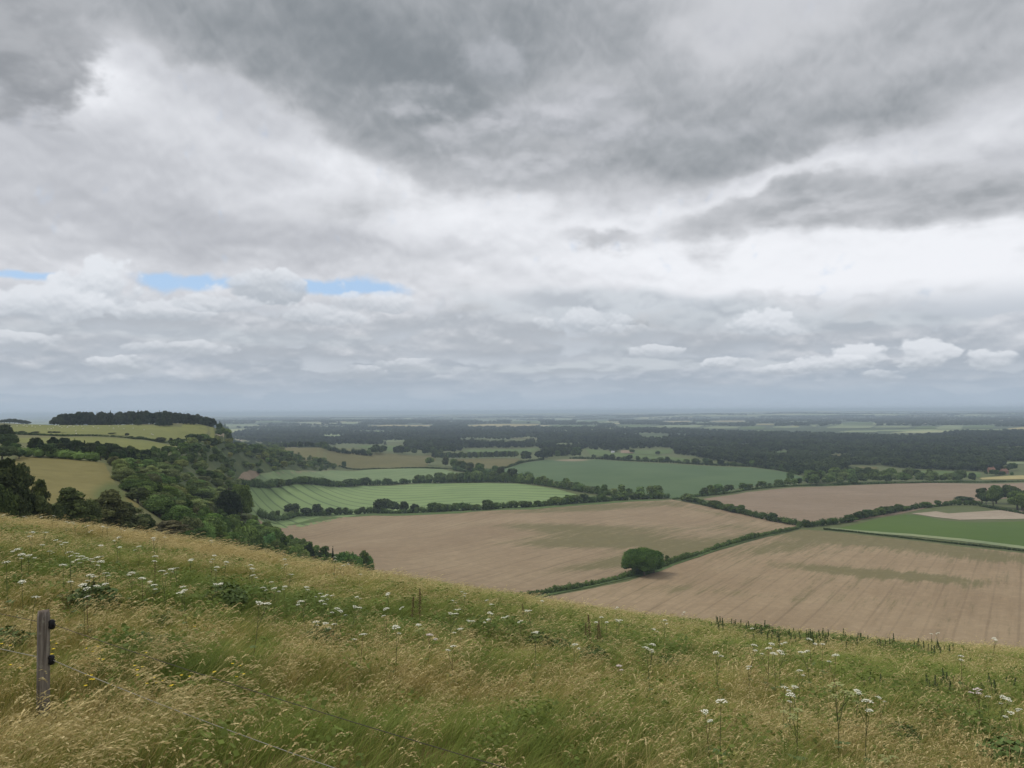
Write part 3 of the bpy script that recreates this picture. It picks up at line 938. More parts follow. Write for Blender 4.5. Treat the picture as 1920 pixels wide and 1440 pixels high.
number_off(row("hedge_tree", ["small"], [(1505, 989), (1540, 986), (1590, 979), (1640, 968), (1680, 960), (1730, 952), (1780, 947)], 20, (3.5, 8), [DARK, OAK], wf=(1.0, 1.7)), "round dark bush", "in the hedge rising beside the lush crop", "bushes in the rising hedge", "tree")
number_off(place_tops("hedge_tree", "small", [(1808, 930, 850, 38)], (.035, .055, .024), False), "big rounded tree", "where the rising hedge meets the copse", None, "tree")
number_off(row("copse_tree", ["round", "tall"], [(1838, 948), (1870, 953), (1920, 958), (1985, 962)], 8, (14, 20), [DARK, OAK, (.04, .062, .026)], wf=(.7, 1.0), parts=True, off=5) +
           row("copse_tree", ["round", "tall"], [(1850, 944), (1900, 944), (1985, 944)], 7, (14, 21), [DARK, OAK, (.055, .08, .035)], wf=(.7, 1.0), parts=True, off=4), "tall leafy tree", "of the corner copse behind the pale bare strip", "trees of the corner copse", "tree")

# the lone clump in the low hedge
lone = unproject([1186, 1208, 1226], [1077, 1080, 1075], 230)
for p, h, w, lb in zip(lone, (16.0, 18.5, 15.0), (15, 18, 14), ("dense round tree on the left of the lone clump in the low hedge", "tallest middle tree of the lone clump in the low hedge", "dense tree on the right of the lone clump, low boughs over the hedge")):
    b = round_blobs(h, w, 46, R, -.02)
    cm = foliage(b, 17000, .30, R, .8)
    root = empty("field_tree", p)
    c = link("crown", cm, root); c.color = (*jitter((.058, .105, .022), .04)[:3], 1)
    link("trunk", trunk_mesh(h, w, R), root)
    tag(root, lb, "tree", "trees of the lone clump")
pt = unproject([1251], [1056], 230)[0]
tag(tree("hedge_tree", "upright", pt, 5.5, 4, DARK, parts=False), "small dark sapling standing up beside the lone clump", "tree")

# hilltop wood
def wood_top(px):
    return np.interp(px, [88, 98, 112, 130, 180, 250, 335, 372, 408, 430], [791, 783, 775, 771, 770.5, 769, 771, 776, 786, 800]) + R.normal(0, 1.0)


front = []
for p in along([(92, 797.5), (160, 797), (240, 797), (330, 800), (428, 809.5)], 50, 500):
    q = project(p)
    h = max(4.5, (q[1] - wood_top(q[0])) / FPX * p[1] * R.uniform(.78, 1.0))
    front.append(tree("wood_tree", "full" if R.random() < .8 else "round", p, h, min(h * R.uniform(.8, 1.1), 14), [YEW, (.024, .036, .017), (.030, .045, .018), (.036, .054, .02)][R.integers(4)]))
number_off(front, "dark broad-leaved tree", "along the front of the hilltop wood", "front trees of the hilltop wood", "tree")
back = []
for k in range(3):
    Yk = 40 + 42 * k
    for px in np.linspace(106 + 8 * k, 402 - 14 * k, 16):
        f = unproject([px + R.uniform(-6, 6)], [np.interp(px, [92, 240, 330, 418], [797.5, 797, 800, 808])], 500)[0]
        Yb = f[1] + Yk; Xb = f[0] * Yb / f[1]
        z = max(float(height(Xb, Yb)), f[2] - 2.0 - k)
        hh = by_top(px, wood_top(px), Yb)[1] * R.uniform(.94, 1.02)
        kd = "full"
        back.append(tree("wood_tree", kd, (Xb, Yb, z - .5), max(5, hh + (1 if kd == "conifer" else 0)), R.uniform(11, 16) * (.55 if kd == "conifer" else 1), (.024, .036, .017)))
number_off(back, "dark tree", "deeper inside the hilltop wood", "inner trees of the hilltop wood", "tree")
number_off(place_tops("wood_tree", "conifer", [(207, 769.5, 905, 15), (259, 769, 905, 14), (299, 770.5, 910, 16), (308, 772, 910, 15), (317, 771, 915, 15)], YEW), "pointed conifer tip", "rising from the hilltop wood", "conifers of the hilltop wood", "tree")
number_off(place_tops("wood_tree", "round", [(x, 784 + abs(x - 22) * .16, 1500, 15) for x in (-12, -2, 8, 18, 27, 36, 44, 51)], YEW), "dark tree", "in the far wood on the hill beyond the sheep", "trees on the far hill", "tree")
# little trees in the hilltop hedge
number_off(place_tops("thorn_tree", "small", [(41, 807.5, 640, 12), (66, 808.5, 640, 14), (93, 808.5, 645, 9), (105, 808.5, 645, 18), (119, 811, 645, 12), (161, 813, 650, 9), (172, 812.5, 650, 6), (185, 813.5, 650, 11), (198, 816, 650, 10),
           (210, 811, 655, 14), (226, 816, 655, 14), (238, 811.5, 655, 10), (246, 817.5, 655, 9), (302, 819, 690, 18), (320, 820, 700, 9), (335, 819.5, 710, 12)], (.04, .05, .024), False), "small dark thorn tree", "along the hilltop hedge", "thorn trees on the hilltop", "tree")
# dark wood edge running down behind the spur
number_off(row("edge_tree", ["small", "small"], [(352, 830), (400, 831), (440, 832), (500, 836)], 18, (4, 7.5), [DARK, OAK, ASH], y0=500, wf=(1.0, 1.5), off=4) +
           row("edge_tree", ["small", "small", "upright"], [(500, 836), (560, 840), (620, 847), (660, 852), (700, 856)], 42, (8, 15), [DARK, YEW, OAK], y0=500, off=5), "dark tree", "in the line falling behind the olive pasture", "trees behind the olive pasture", "tree")
number_off(row("edge_tree", ["small"], [(690, 852), (730, 850), (770, 852), (808, 853), (830, 848)], 30, (12, 20), [DARK, YEW], y0=700, off=10), "very dark tree", "in the wood corner beyond the olive pasture", "trees of the wood corner", "tree")
number_off(row("plantation_tree", ["upright", "small"], [(812, 861), (850, 861), (890, 861), (930, 860), (968, 859)], 50, (14, 18), [DARK, (.04, .06, .03), OAK], y0=700, wf=(.5, .75)), "straight dark tree", "in the planted block by the farm", "trees of the planted block", "tree")
# young dark plantation above the light hedge
number_off(row("plantation_tree", ["tall", "conifer", "tall"], [(50, 856), (100, 856), (150, 858), (200, 862), (245, 866)], 40, (5.5, 8.5), [YEW, DARK, (.028, .042, .02)], y0=300, wf=(.7, 1.0), parts=True, off=5), "young dark tree", "in the plantation behind the light green hedge", "trees of the young plantation", "tree")
number_off(row("plantation_tree", ["full", "tall"], [(60, 850), (130, 850), (200, 855), (250, 860)], 22, (6, 8.5), [YEW, DARK], y0=300, wf=(.7, 1), parts=True, off=5), "dark spreading tree", "at the back of the young plantation", "trees of the young plantation", "tree")


# woods in the combe: ground points inside a patch of the picture, kept apart
def scatter(px_poly, n, dmin, y0=180, tries=40):
    P = np.array(px_poly, float)
    W = unproject(P[:, 0], P[:, 1], y0)
    q = np.stack([W[:, 0] / W[:, 1], np.log(W[:, 1])], 1)
    lo, hi = q.min(0), q.max(0)
    out = []
    for _ in range(n * tries):
        p = R.uniform(lo, hi)
        if not in_poly(p[None], [tuple(v) for v in q])[0]: continue
        Y = math.exp(p[1]); X = p[0] * Y
        if R.random() > (Y / math.exp(hi[1])) ** 1.0: continue
        if all((X - a) ** 2 + (Y - b) ** 2 > dmin ** 2 for a, b, _ in out):
            out.append((X, Y, float(height(X, Y))))
        if len(out) >= n: break
    return out


def grove(name, pts, kinds, h, cols, wf=(.8, 1.15), parts=True):
    return [tree(name, kinds[R.integers(len(kinds))], p, (hh := R.uniform(*h)), hh * R.uniform(*wf), cols[R.integers(len(cols))], parts=parts) for p in pts]


cols = [OAK, ASH, ASH, PALE, PALE, DARK, DULL, (0.078, 0.126, 0.034)]
g1 = grove("combe_tree", scatter([(203, 878), (262, 872), (330, 882), (452, 910), (470, 950), (460, 985), (400, 985), (330, 975), (270, 965), (225, 912)], 160, 4.9), ["full", "full", "round", "ragged", "tall"], (4.0, 7.6), cols, (1.2, 1.8))
far_ = [o for o in g1 if o.location[1] > 420]; mid_ = [o for o in g1 if 330 < o.location[1] <= 420]; nr_ = [o for o in g1 if o.location[1] <= 330]
number_off(far_, "leafy green tree", "in the upper part of the combe wood", "trees of the combe wood", "tree")
number_off(mid_, "leafy green tree", "in the middle of the combe wood", "trees of the combe wood", "tree")
number_off(nr_, "leafy green tree", "at the lower front of the combe wood", "trees of the combe wood", "tree")
number_off(grove("combe_tree", scatter([(455, 975), (490, 985), (560, 1022), (640, 1058), (695, 1082), (640, 1100), (540, 1080), (430, 1040), (380, 985)], 55, 5.5, 150), ["full", "bush", "ragged", "bush"], (3.5, 6.5), [(0.091, 0.147, 0.039), ASH, (0.078, 0.133, 0.034), OAK, (0.104, 0.168, 0.039)]), "soft green tree", "on the slope falling to the brown field", "trees above the brown field", "tree")
number_off(grove("scrub_bush", scatter([(330, 840), (400, 838), (492, 838), (520, 848), (560, 862), (640, 876), (560, 882), (470, 886), (440, 880), (330, 862)], 290, 6.2, 500), ["small", "small", "small", "upright"], (4.5, 10.5), [(0.072, 0.109, 0.029), (0.065, 0.098, 0.031), DARK, (0.111, 0.137, 0.036), (0.130, 0.147, 0.039), OAK], (.9, 1.5), False), "scrub bush", "on the spur's scrubby flank", "scrub on the spur flank", "bush")
number_off(grove("flank_bush", scatter([(430, 838), (480, 836), (530, 846), (590, 862), (655, 878), (600, 884), (520, 886), (470, 888), (440, 872), (400, 850)], 170, 7.0, 650), ["small", "small", "upright"], (5, 11), [(.07, .105, .03), (.06, .09, .028), DARK, (.11, .135, .038), OAK], (1.0, 1.6), False), "leafy bush", "on the spur foot above the pale crop", "scrub on the spur foot", "bush")
number_off(grove("thorn_bush", scatter([(255, 858), (330, 845), (345, 850), (440, 885), (455, 905), (330, 885), (262, 872)], 80, 6.2, 300), ["full", "bush", "full"], (3, 6.5), [OAK, DARK, (0.065, 0.098, 0.031), ASH], (.9, 1.3)), "dark scrubby tree", "between the tan pasture and the spur flank", "scrub above the combe wood", "tree")
number_off(place_tops("spur_tree", "small", [(449, 829, 1000, 26), (470, 832, 1000, 30), (486, 832, 1010, 22), (522, 843, 1120, 14), (543, 845, 1150, 12), (375, 829, 800, 16), (386, 829, 800, 14)], (0.058, 0.092, 0.031), False), "taller rounded tree", "on the brow of the scrubby spur", "trees on the spur brow", "tree")
number_off(place_tops("pasture_tree", "small", [(599, 857, 1290, 10), (645, 864, 1370, 9)], DARK, False), "single round tree", "on the edge of the olive pasture", None, "tree")
low = []
for px, py in [(372, 940), (395, 950), (420, 958), (445, 966), (468, 975), (490, 986), (508, 995), (528, 1003), (548, 1010), (568, 1015), (586, 1021), (600, 1030), (616, 1033), (632, 1034), (646, 1033), (664, 1033), (680, 1037)]:
    for j, (dy, Yf) in enumerate(((0, 1.0), (13, .84), (26, .7))):
        Y = np.interp(px, [372, 470, 560, 680], [330, 430, 420, 385]) * Yf + R.normal(0, 8)
        x_, y_ = px + R.normal(0, 9), py + dy + R.normal(0, 3)
        loc, h = by_top(x_, y_, Y)
        if h < 2.2 or h > 24: continue
        low.append(tree("combe_tree", ["full", "bush", "full", "ragged"][R.integers(4)], loc, h, R.uniform(34, 56) / FPX * Y, [(.09, .14, .042), ASH, (.08, .125, .036), OAK, (.105, .155, .045), DULL][R.integers(6)]))
number_off(low, "soft green tree", "in the wood's lower edge above the meadow crest", "trees of the wood's lower edge", "tree")
# named trees of the combe
for px, py, Y, wpx, kd, cl, lb in [
        (430, 912, 430, 52, "full", (.022, .036, .016), "very dark round evergreen at the right edge of the combe wood"),
        (452, 903, 450, 40, "round", OAK, "broad green tree beside the sage crop at the wood's right edge"),
        (390, 962, 330, 60, "full", (0.091, 0.168, 0.034), "fresh green rounded tree low in the combe wood"),
        (300, 925, 260, 76, "ragged", (0.065, 0.087, 0.034), "dull grey green tree standing alone before the combe wood"),
        (335, 945, 250, 60, "full", (0.078, 0.119, 0.036), "broad grey green tree at the meadow edge of the combe"),
        (318, 976, 215, 80, "ragged", (0.098, 0.095, 0.050), "dull brownish tree just over the meadow crest"),
        (500, 985, 470, 60, "bush", (0.098, 0.161, 0.039), "soft bright bush beside the corner of the brown field"),
        (578, 1017, 400, 22, "round", YEW, "dark evergreen bush at the tip of the combe wood"),
        (611, 1024, 395, 11, "conifer", YEW, "pointed little spruce on the left of a pair"),
        (624, 1025, 395, 13, "conifer", YEW, "pointed little spruce on the right of a pair"),
        (603, 1045, 350, 46, "bush", (.11, .165, .022), "bright yellow green bush at the wood tip"),
        (655, 1031, 370, 54, "full", (0.078, 0.140, 0.034), "round green tree ending the wood above the crest"),
        (688, 1038, 375, 26, "round", (0.078, 0.140, 0.034), "last rounded tree of the wood against the brown field"),
        (640, 1052, 330, 50, "bush", (0.072, 0.126, 0.031), "dense bush under the last trees of the wood"),
        (163, 905, 282, 14, "round", DARK, "smaller dark bush alone in the dry tan pasture"),
        (176, 910, 276, 20, "bush", DARK, "larger dark bush alone in the dry tan pasture"),
        (12, 858, 128, 92, "ragged", (.034, .045, .019), "tall dark evergreen at the meadow's left end"),
        (-18, 872, 120, 120, "full", (.032, .042, .018), "dark evergreen cut off by the left edge of the view"),
        (38, 876, 135, 66, "ragged", (.036, .046, .02), "slimmer dark evergreen beside the tallest one"),
        (-5, 900, 112, 70, "full", (.036, .048, .02), "low dense evergreen at the foot of the tallest ones"),
        (30, 925, 118, 60, "full", (.042, .055, .023), "low dark bush in front of the left evergreens"),
        (75, 899, 150, 48, "ragged", (0.065, 0.081, 0.029), "narrow thorn tree with a thin grey crown"),
        (62, 930, 140, 60, "full", (0.055, 0.070, 0.025), "dense dark thorn bush right of the evergreens"),
        (130, 913, 160, 84, "ragged", (0.075, 0.091, 0.034), "open-crowned thorn tree before the tan pasture"),
        (104, 940, 150, 50, "full", (0.055, 0.073, 0.025), "rounded thorn bush behind the crest flowers"),
        (205, 922, 175, 86, "ragged", (0.075, 0.092, 0.036), "spreading thorn tree before the tan pasture"),
        (165, 935, 165, 50, "full", (0.058, 0.077, 0.028), "dull green thorn bush between two spreading ones"),
        (235, 942, 180, 80, "ragged", (0.072, 0.087, 0.037), "grey green thorn bush over the crest"),
        (270, 962, 190, 46, "full", (0.065, 0.084, 0.031), "dark low thorn bush over the crest"),
        (355, 985, 235, 60, "full", (0.072, 0.105, 0.034), "dark green bush rising just over the crest"),
        (6, 795, 420, 36, "round", (.03, .042, .02), "dark tree high at the left edge below the far hill"),
        (12, 812, 400, 40, "round", (0.046, 0.070, 0.025), "rounded dark tree at the left edge above the light hedge"),
        (4, 834, 330, 50, "round", (0.065, 0.095, 0.034), "green tree at the left edge beside the light hedge"),
        (36, 842, 340, 30, "round", (0.052, 0.081, 0.029), "rounded tree at the end of the light hedge")]:
    loc, h = by_top(px, py, Y)
    tag(tree("combe_tree", kd, loc, h, wpx / FPX * Y * 1.1, cl), lb, "bush" if "bush" in lb else "tree")


# ------------------------------------------------------------------ woods too many to count
def instancer(name, P, proto_objs, attrs, label):
    """One mass of look-alike growth: each point carries a copy."""
    coll = bpy.data.collections.new(name + "_kinds")
    for o in proto_objs:
        coll.objects.link(o)
    me = bpy.data.meshes.new(name)
    me.vertices.add(len(P)); me.vertices.foreach_set("co", np.asarray(P, np.float32).ravel())
    for k, a in attrs.items():
        if k == "pick":
            at = me.attributes.new(k, "INT", "POINT"); at.data.foreach_set("value", np.asarray(a, np.int32))
        elif np.ndim(a) == 2:
            at = me.attributes.new(k, "FLOAT_VECTOR", "POINT"); at.data.foreach_set("vector", np.asarray(a, np.float32).ravel())
        else:
            at = me.attributes.new(k, "FLOAT", "POINT"); at.data.foreach_set("value", np.asarray(a, np.float32))
    me.update()
    o = link(name, me)
    ng = bpy.data.node_groups.new(name, "GeometryNodeTree")
    ng.interface.new_socket("Geometry", in_out="INPUT", socket_type="NodeSocketGeometry")
    ng.interface.new_socket("Geometry", in_out="OUTPUT", socket_type="NodeSocketGeometry")
    N = ng.nodes.new
    gi, go, ip, ci = N("NodeGroupInput"), N("NodeGroupOutput"), N("GeometryNodeInstanceOnPoints"), N("GeometryNodeCollectionInfo")
    ci.inputs[0].default_value = coll; ci.inputs[1].default_value = True; ci.inputs[2].default_value = True

    def na(attr, typ):
        nd = N("GeometryNodeInputNamedAttribute"); nd.data_type = typ; nd.inputs[0].default_value = attr
        return nd.outputs[0]
    L = ng.links.new
    L(gi.outputs[0], ip.inputs["Points"]); L(ci.outputs[0], ip.inputs["Instance"])
    ip.inputs["Pick Instance"].default_value = True
    L(na("pick", "INT"), ip.inputs["Instance Index"])
    L(na("rot", "FLOAT_VECTOR"), ip.inputs["Rotation"]); L(na("size", "FLOAT_VECTOR"), ip.inputs["Scale"])
    L(ip.outputs[0], go.inputs[0])
    md = o.modifiers.new("growth", "NODES"); md.node_group = ng
    return tag(o, label, None, None, "stuff")


far_protos = []
for k in range(5):
    rr = np.random.default_rng(40 + k)
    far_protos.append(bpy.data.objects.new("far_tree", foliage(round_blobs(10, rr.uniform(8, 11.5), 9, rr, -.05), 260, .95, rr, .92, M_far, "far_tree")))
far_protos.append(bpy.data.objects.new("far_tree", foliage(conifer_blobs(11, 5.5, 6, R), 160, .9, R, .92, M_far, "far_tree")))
wood_poly = [(416, 818), (470, 808), (560, 802.5), (720, 802.5), (900, 803), (1110, 802), (1250, 805), (1480, 814), (1600, 817), (1700, 819), (1800, 812), (1900, 810), (2020, 812), (2020, 868), (1930, 866), (1880, 868), (1870, 884), (1790, 882), (1700, 880),
             (1640, 874), (1600, 873), (1540, 897), (1500, 889), (1450, 879), (1330, 863), (1270, 853), (1262, 841), (1180, 842), (1160, 846), (1096, 841), (1060, 856), (1020, 858), (1012, 840), (870, 841), (862, 846), (812, 850), (764, 848), (760, 834), (664, 835), (600, 838), (540, 834), (480, 830), (430, 822)]
pts, row_y = [], 1250.0
qd = ray([p[0] for p in wood_poly], [p[1] for p in wood_poly]); qd = qd / qd[:, 1:2]
wq = [(a[0], -CZ / a[2] if a[2] < -.0021 else 40000) for a in qd]
wq = [(u, math.log(Y)) for u, Y in wq]
while row_y < 6500:
    us = np.arange(-.5, .82, 12.5 / row_y) + R.uniform(-5, 5) / row_y
    us = us + R.normal(0, 3.5 / row_y, len(us))
    ys = row_y + R.normal(0, 5 + .004 * row_y, len(us))
    ok = in_poly(np.stack([us, np.log(ys)], 1), wq)
    for u, Y in zip(us[ok], ys[ok]):
        pts.append((u * Y, Y))
    row_y += max(13.0, 16 * (row_y / 1500) ** 2)
pts = np.array(pts)
clear = np.array([(1851, 829, 5, 2.0), (1722, 847, 26, 3), (1700, 852, 14, 3), (1345, 829, 6, 1.5), (1745, 846, 8, 2), (1664, 848, 10, 2), (847, 838, 24, 3), (735, 828, 20, 1.5), (1740, 868, 6, 3.5), (1145, 806, 10, 1.2), (1715, 814, 62, 3.2)])
clear = np.r_[clear, [((g[0] + g[1]) / 2, g[3] + 2.2, (g[1] - g[0]) * .55, 4.2) for g in glades]]
zz = height(pts[:, 0], pts[:, 1])
ppx, ppy = project(np.c_[pts, zz])
ok = np.ones(len(pts), bool)
for cx, cy, rx, ry in clear:
    ok &= ((ppx - cx) / rx) ** 2 + ((ppy - cy) / ry) ** 2 > 1
ok &= ~((np.sin(pts[:, 0] / 210 + 2) * np.sin(pts[:, 1] / 330 + pts[:, 0] / 500) > .80) & (pts[:, 1] > 1700))
pts, zz = pts[ok], zz[ok]
hs = R.uniform(1.0, 1.75, len(pts)) * (1 + .18 * np.sin(pts[:, 0] / 130) * np.sin(pts[:, 1] / 210))
ws = hs * R.uniform(1.0, 1.35, len(pts))
n = len(pts)
instancer("far_wood", np.c_[pts, zz - .3], far_protos, {"pick": np.where(R.random(n) < .06, 5, R.integers(0, 5, n)), "rot": np.c_[np.zeros((n, 2)), R.uniform(0, 6.28, n)], "size": np.c_[ws, ws, hs], "tint": np.clip(.30 + .45 * np.sin(pts[:, 0] / 95 + 2 * np.sin(pts[:, 1] / 160)) * np.sin(pts[:, 1] / 120 + pts[:, 0] / 210) + .25 * np.sin(pts[:, 0] / 37) * np.sin(pts[:, 1] / 49) + .30 * (1 - smooth(1300, 2300, pts[:, 1])) + R.normal(0, .12, n), 0, 1)},
          "broad dark wood filling the vale beyond the fields")
# tree belts and woods of the far country
pts = []
for _ in range(700):
    Y = math.exp(R.uniform(math.log(4600), math.log(17000))); X = R.uniform(-.5, .78) * Y
    L, a = R.uniform(60, 900) * (Y / 8000) ** .5, R.normal(0, .35)
    for t in np.arange(0, L, 22 * (Y / 6000) ** .5):
        pts.append((X + math.cos(a) * t + R.normal(0, 3), Y + math.sin(a) * t + R.normal(0, 12)))
pts = np.array(pts); n = len(pts); zz = height(pts[:, 0], pts[:, 1])
pq = project(np.c_[pts, zz])
okk = np.ones(n, bool)
for (x0, x1, y0_, y1_, c) in strips:
    okk &= ~((pq[0] > x0 - 2) & (pq[0] < x1 + 2) & (pq[1] > y0_ - .2) & (pq[1] < y1_ + 2.6))
pts, zz = pts[okk], zz[okk]; n = len(pts)
hs = R.uniform(1.0, 2.0, n); ws = hs * R.uniform(1.4, 2.4, n) * (pts[:, 1] / 6000) ** .4
instancer("far_hedges", np.c_[pts, zz], far_protos[:5], {"pick": R.integers(0, 5, n), "rot": np.c_[np.zeros((n, 2)), R.uniform(0, 6.28, n)], "size": np.c_[ws, ws, hs], "tint": R.uniform(.1, .5, n)}, "far-off belts of trees and hedges between the distant fields")

# ------------------------------------------------------------------ houses, sheep
M_red = flat("red_tiles", (.215, .118, .085), .85, .3, 2.0)
M_slate = flat("grey_slates", (.23, .23, .25), .7, .25, 2.0)
M_brick = flat("brick", (.30, .17, .12), .9, .3, 3.0)
M_render_w = flat("white_render", (.72, .71, .68), .8, .08, 1.0)
M_cream = flat("cream_render", (.55, .50, .42), .85, .1, 1.0)
M_glass = flat("window_glass", (.04, .05, .06), .15, .1, 1.0)
M_tin = flat("grey_sheeting", (.42, .43, .44), .5, .1, 1.0)


def house(name, px, py, y0, w, d, hw, hr, wall, roof, label, rz=0.0, hip=0.0, rows_=2, chim=True, cat="house"):
    p = unproject([px], [py], y0)[0]
    root = empty(name, p, rz)
    mb = MB(); mb.box((-w / 2, -d / 2, -.5), (w / 2, d / 2, hw))
    if not hip:
        for s in (-1, 1):
            x = s * (w / 2 - .01)
            mb.put([(x, -d / 2, hw), (x, d / 2, hw), (x, 0, hw + hr), (x - s * .2, -d / 2, hw), (x - s * .2, d / 2, hw), (x - s * .2, 0, hw + hr)], [(0, 1, 2), (3, 5, 4), (0, 2, 5, 3), (1, 4, 5, 2)])
    link("wall", mb.build("wall", [wall]), root)
    rb = MB(); o = .4; W, D = w / 2 + o, d / 2 + o; hx = W - hip
    zb, zt = hw + .02 - .15, hw + hr + .12
    rb.put([(-W, -D, zb), (W, -D, zb), (W, D, zb), (-W, D, zb), (-hx, 0, zt), (hx, 0, zt), (-W, -D, zb + .16), (W, -D, zb + .16), (W, D, zb + .16), (-W, D, zb + .16)],
           [(6, 7, 5, 4), (8, 9, 4, 5), (7, 8, 5), (9, 6, 4), (0, 1, 7, 6), (1, 2, 8, 7), (2, 3, 9, 8), (3, 0, 6, 9), (0, 3, 2, 1)])
    rf = link("roof", rb.build("roof", [roof]), root)
    if chim:
        cb = MB(); cb.box((w * .28, -.5, hw + hr * .5), (w * .28 + .9, .4, hw + hr + 1.3)); cb.box((w * .28 - .1, -.6, hw + hr + 1.3), (w * .28 + 1.0, .5, hw + hr + 1.5))
        link("chimney", cb.build("chimney", [M_brick]), rf)
    nwin = max(2, int(w / 3.4))
    for r_ in range(rows_):
        for k in range(nwin):
            if r_ == 0 and k == nwin // 2: continue
            x = -w / 2 + w * (k + .5) / nwin; z = .9 + r_ * 2.6
            if z + 1.3 > hw: continue
            wb = MB(); wb.box((x - .6, -d / 2 - .06, z), (x + .6, -d / 2 - .003, z + 1.3))
            wf = link("window", wb.build("window", [M_render_w]), root)
            pb = MB()
            for sx in (-1, 1):
                pb.box((x + sx * .28 - .24, -d / 2 - .09, z + .08), (x + sx * .28 + .24, -d / 2 - .063, z + 1.22))
            link("pane", pb.build("pane", [M_glass]), wf)
    db = MB(); x = -w / 2 + w * (nwin // 2 + .5) / nwin
    db.box((x - .55, -d / 2 - .08, 0), (x + .55, -d / 2 - .003, 2.1))
    link("door", db.build("door", [M_slate]), root)
    return tag(root, label, cat)


house("farm_building", 838, 841.5, 900, 22, 9, 4.0, 4.5, M_brick, M_red, "long red roofed farm building left of a pair in the woods", .1, rows_=1, chim=False, cat="farm building")
house("farm_building", 861, 841.5, 900, 16, 9, 5.0, 4.5, M_brick, M_red, "shorter red roofed farm building right of a pair in the woods", -.15, rows_=1, chim=False, cat="farm building")
house("country_house", 1808, 879.5, 900, 17, 11, 5.4, 3.2, M_cream, M_slate, "large house with a grey hipped roof among the hamlet trees", .05, hip=5.5)
house("cottage", 1779, 879, 900, 13, 7, 2.6, 3.4, M_brick, M_red, "low red roofed cottage left of the grey roofed house", .1, rows_=1)
house("cottage", 1797, 876, 950, 10, 7, 3.0, 3.6, M_brick, M_red, "red roofed cottage just behind the grey roofed house", -.2, rows_=1)
house("cottage", 1834, 881, 900, 9, 6.5, 2.6, 3.2, M_brick, M_red, "small red roofed cottage right of the grey roofed house", .25, rows_=1)
house("cottage", 1859, 886, 900, 9, 7, 4.6, 3.4, M_brick, M_red, "brick cottage with red roof left of a pair by the yellow field", -.1)
house("cottage", 1883, 889, 900, 9, 7, 4.6, 3.4, M_brick, M_red, "brick cottage with red roof right of a pair by the yellow field", .15)
house("white_house", 1851, 829.5, 1500, 10, 8, 5.5, 3.0, M_render_w, M_render_w, "small bright white house alone in the far wood", .0, chim=False)
house("greenhouse", 1724, 847, 1300, 16, 8, 3.4, 2.4, M_tin, M_tin, "pale sheet roofed shed in a clearing of the far wood", .5, rows_=1, chim=False, cat="shed")
house("shed", 1758, 846, 1300, 7, 6, 3.0, 2.0, M_tin, M_tin, "small pale shed right of the clearing in the far wood", -.2, rows_=1, chim=False, cat="shed")
house("shed", 1345, 829.5, 1300, 12, 7, 4.0, 2.5, M_tin, M_tin, "tiny grey roofed shed in the middle of the far wood", .1, rows_=1, chim=False, cat="shed")
house("shed", 1149, 849.5, 1000, 7, 6, 3.0, 2.2, M_render_w, M_tin, "little pale shed beside the tiny brown plot", .1, rows_=1, chim=False, cat="shed")
number_off(row("hamlet_tree", ["small"], [(1768, 876), (1785, 873), (1800, 871), (1822, 873), (1845, 877), (1870, 880), (1900, 883)], 13, (9, 15), [DARK, OAK, YEW], y0=900, off=10), "dark tree", "among the hamlet roofs", "trees of the hamlet", "tree")
number_off(row("hamlet_tree", ["small"], [(1846, 890), (1872, 892), (1900, 893)], 9, (6, 10), [DARK, OAK], y0=900, off=3), "dark low tree", "in front of the two brick cottages", "trees of the hamlet", "tree")
number_off(place_tops("paddock_tree", "small", [(1233, 845, 1780, 11), (1185, 842, 1850, 10), (1150, 843, 1900, 16)], DARK, False), "single dark tree", "by the small bright paddock", None, "tree")

M_wool = flat("wool", (.72, .69, .60), .95, .12, 6.0)
M_face = flat("sheep_face", (.62, .58, .50), .9, .1, 6.0)


def sheep_mesh():
    """A grazing sheep: deep woolly trunk, lowered head on its neck, jointed legs, ears and tail."""
    bm = bmesh.new()
    def ell(c, r, rot=0.0):
        mat = Matrix.Translation(c) @ Matrix.Rotation(rot, 4, "Y") @ Matrix.Diagonal((*r, 1))
        bmesh.ops.create_icosphere(bm, subdivisions=2, radius=1, matrix=mat)
    ell((0, 0, .62), (.52, .25, .27)); ell((.34, 0, .64), (.27, .23, .27)); ell((-.36, 0, .63), (.25, .24, .26))
    ell((.60, 0, .56), (.22, .12, .15), .7); ell((.80, 0, .34), (.17, .08, .09), .9)
    for s in (-1, 1): ell((.74, s * .12, .46), (.05, .08, .03))
    ell((-.62, 0, .56), (.06, .05, .15), .3)
    for x, b in ((.34, .03), (-.36, -.06)):
        for s in (-1, 1):
            for (z0, z1, x0, x1, r) in ((.5, .26, 0, b, .06), (.26, 0, b, 0, .04)):
                a, c = Vector((x + x0, s * .13, z0)), Vector((x + x1, s * .13, z1))
                d = c - a
                mt = Matrix.Translation((a + c) / 2) @ d.to_track_quat("Z", "Y").to_matrix().to_4x4()
                bmesh.ops.create_cone(bm, cap_ends=True, segments=8, radius1=r, radius2=r * .8, depth=d.length + .02, matrix=mt)
    me = bpy.data.meshes.new("sheep"); bm.to_mesh(me); bm.free()
    me.materials.append(M_wool)
    me.polygons.foreach_set("use_smooth", np.ones(len(me.polygons), bool))
    return me


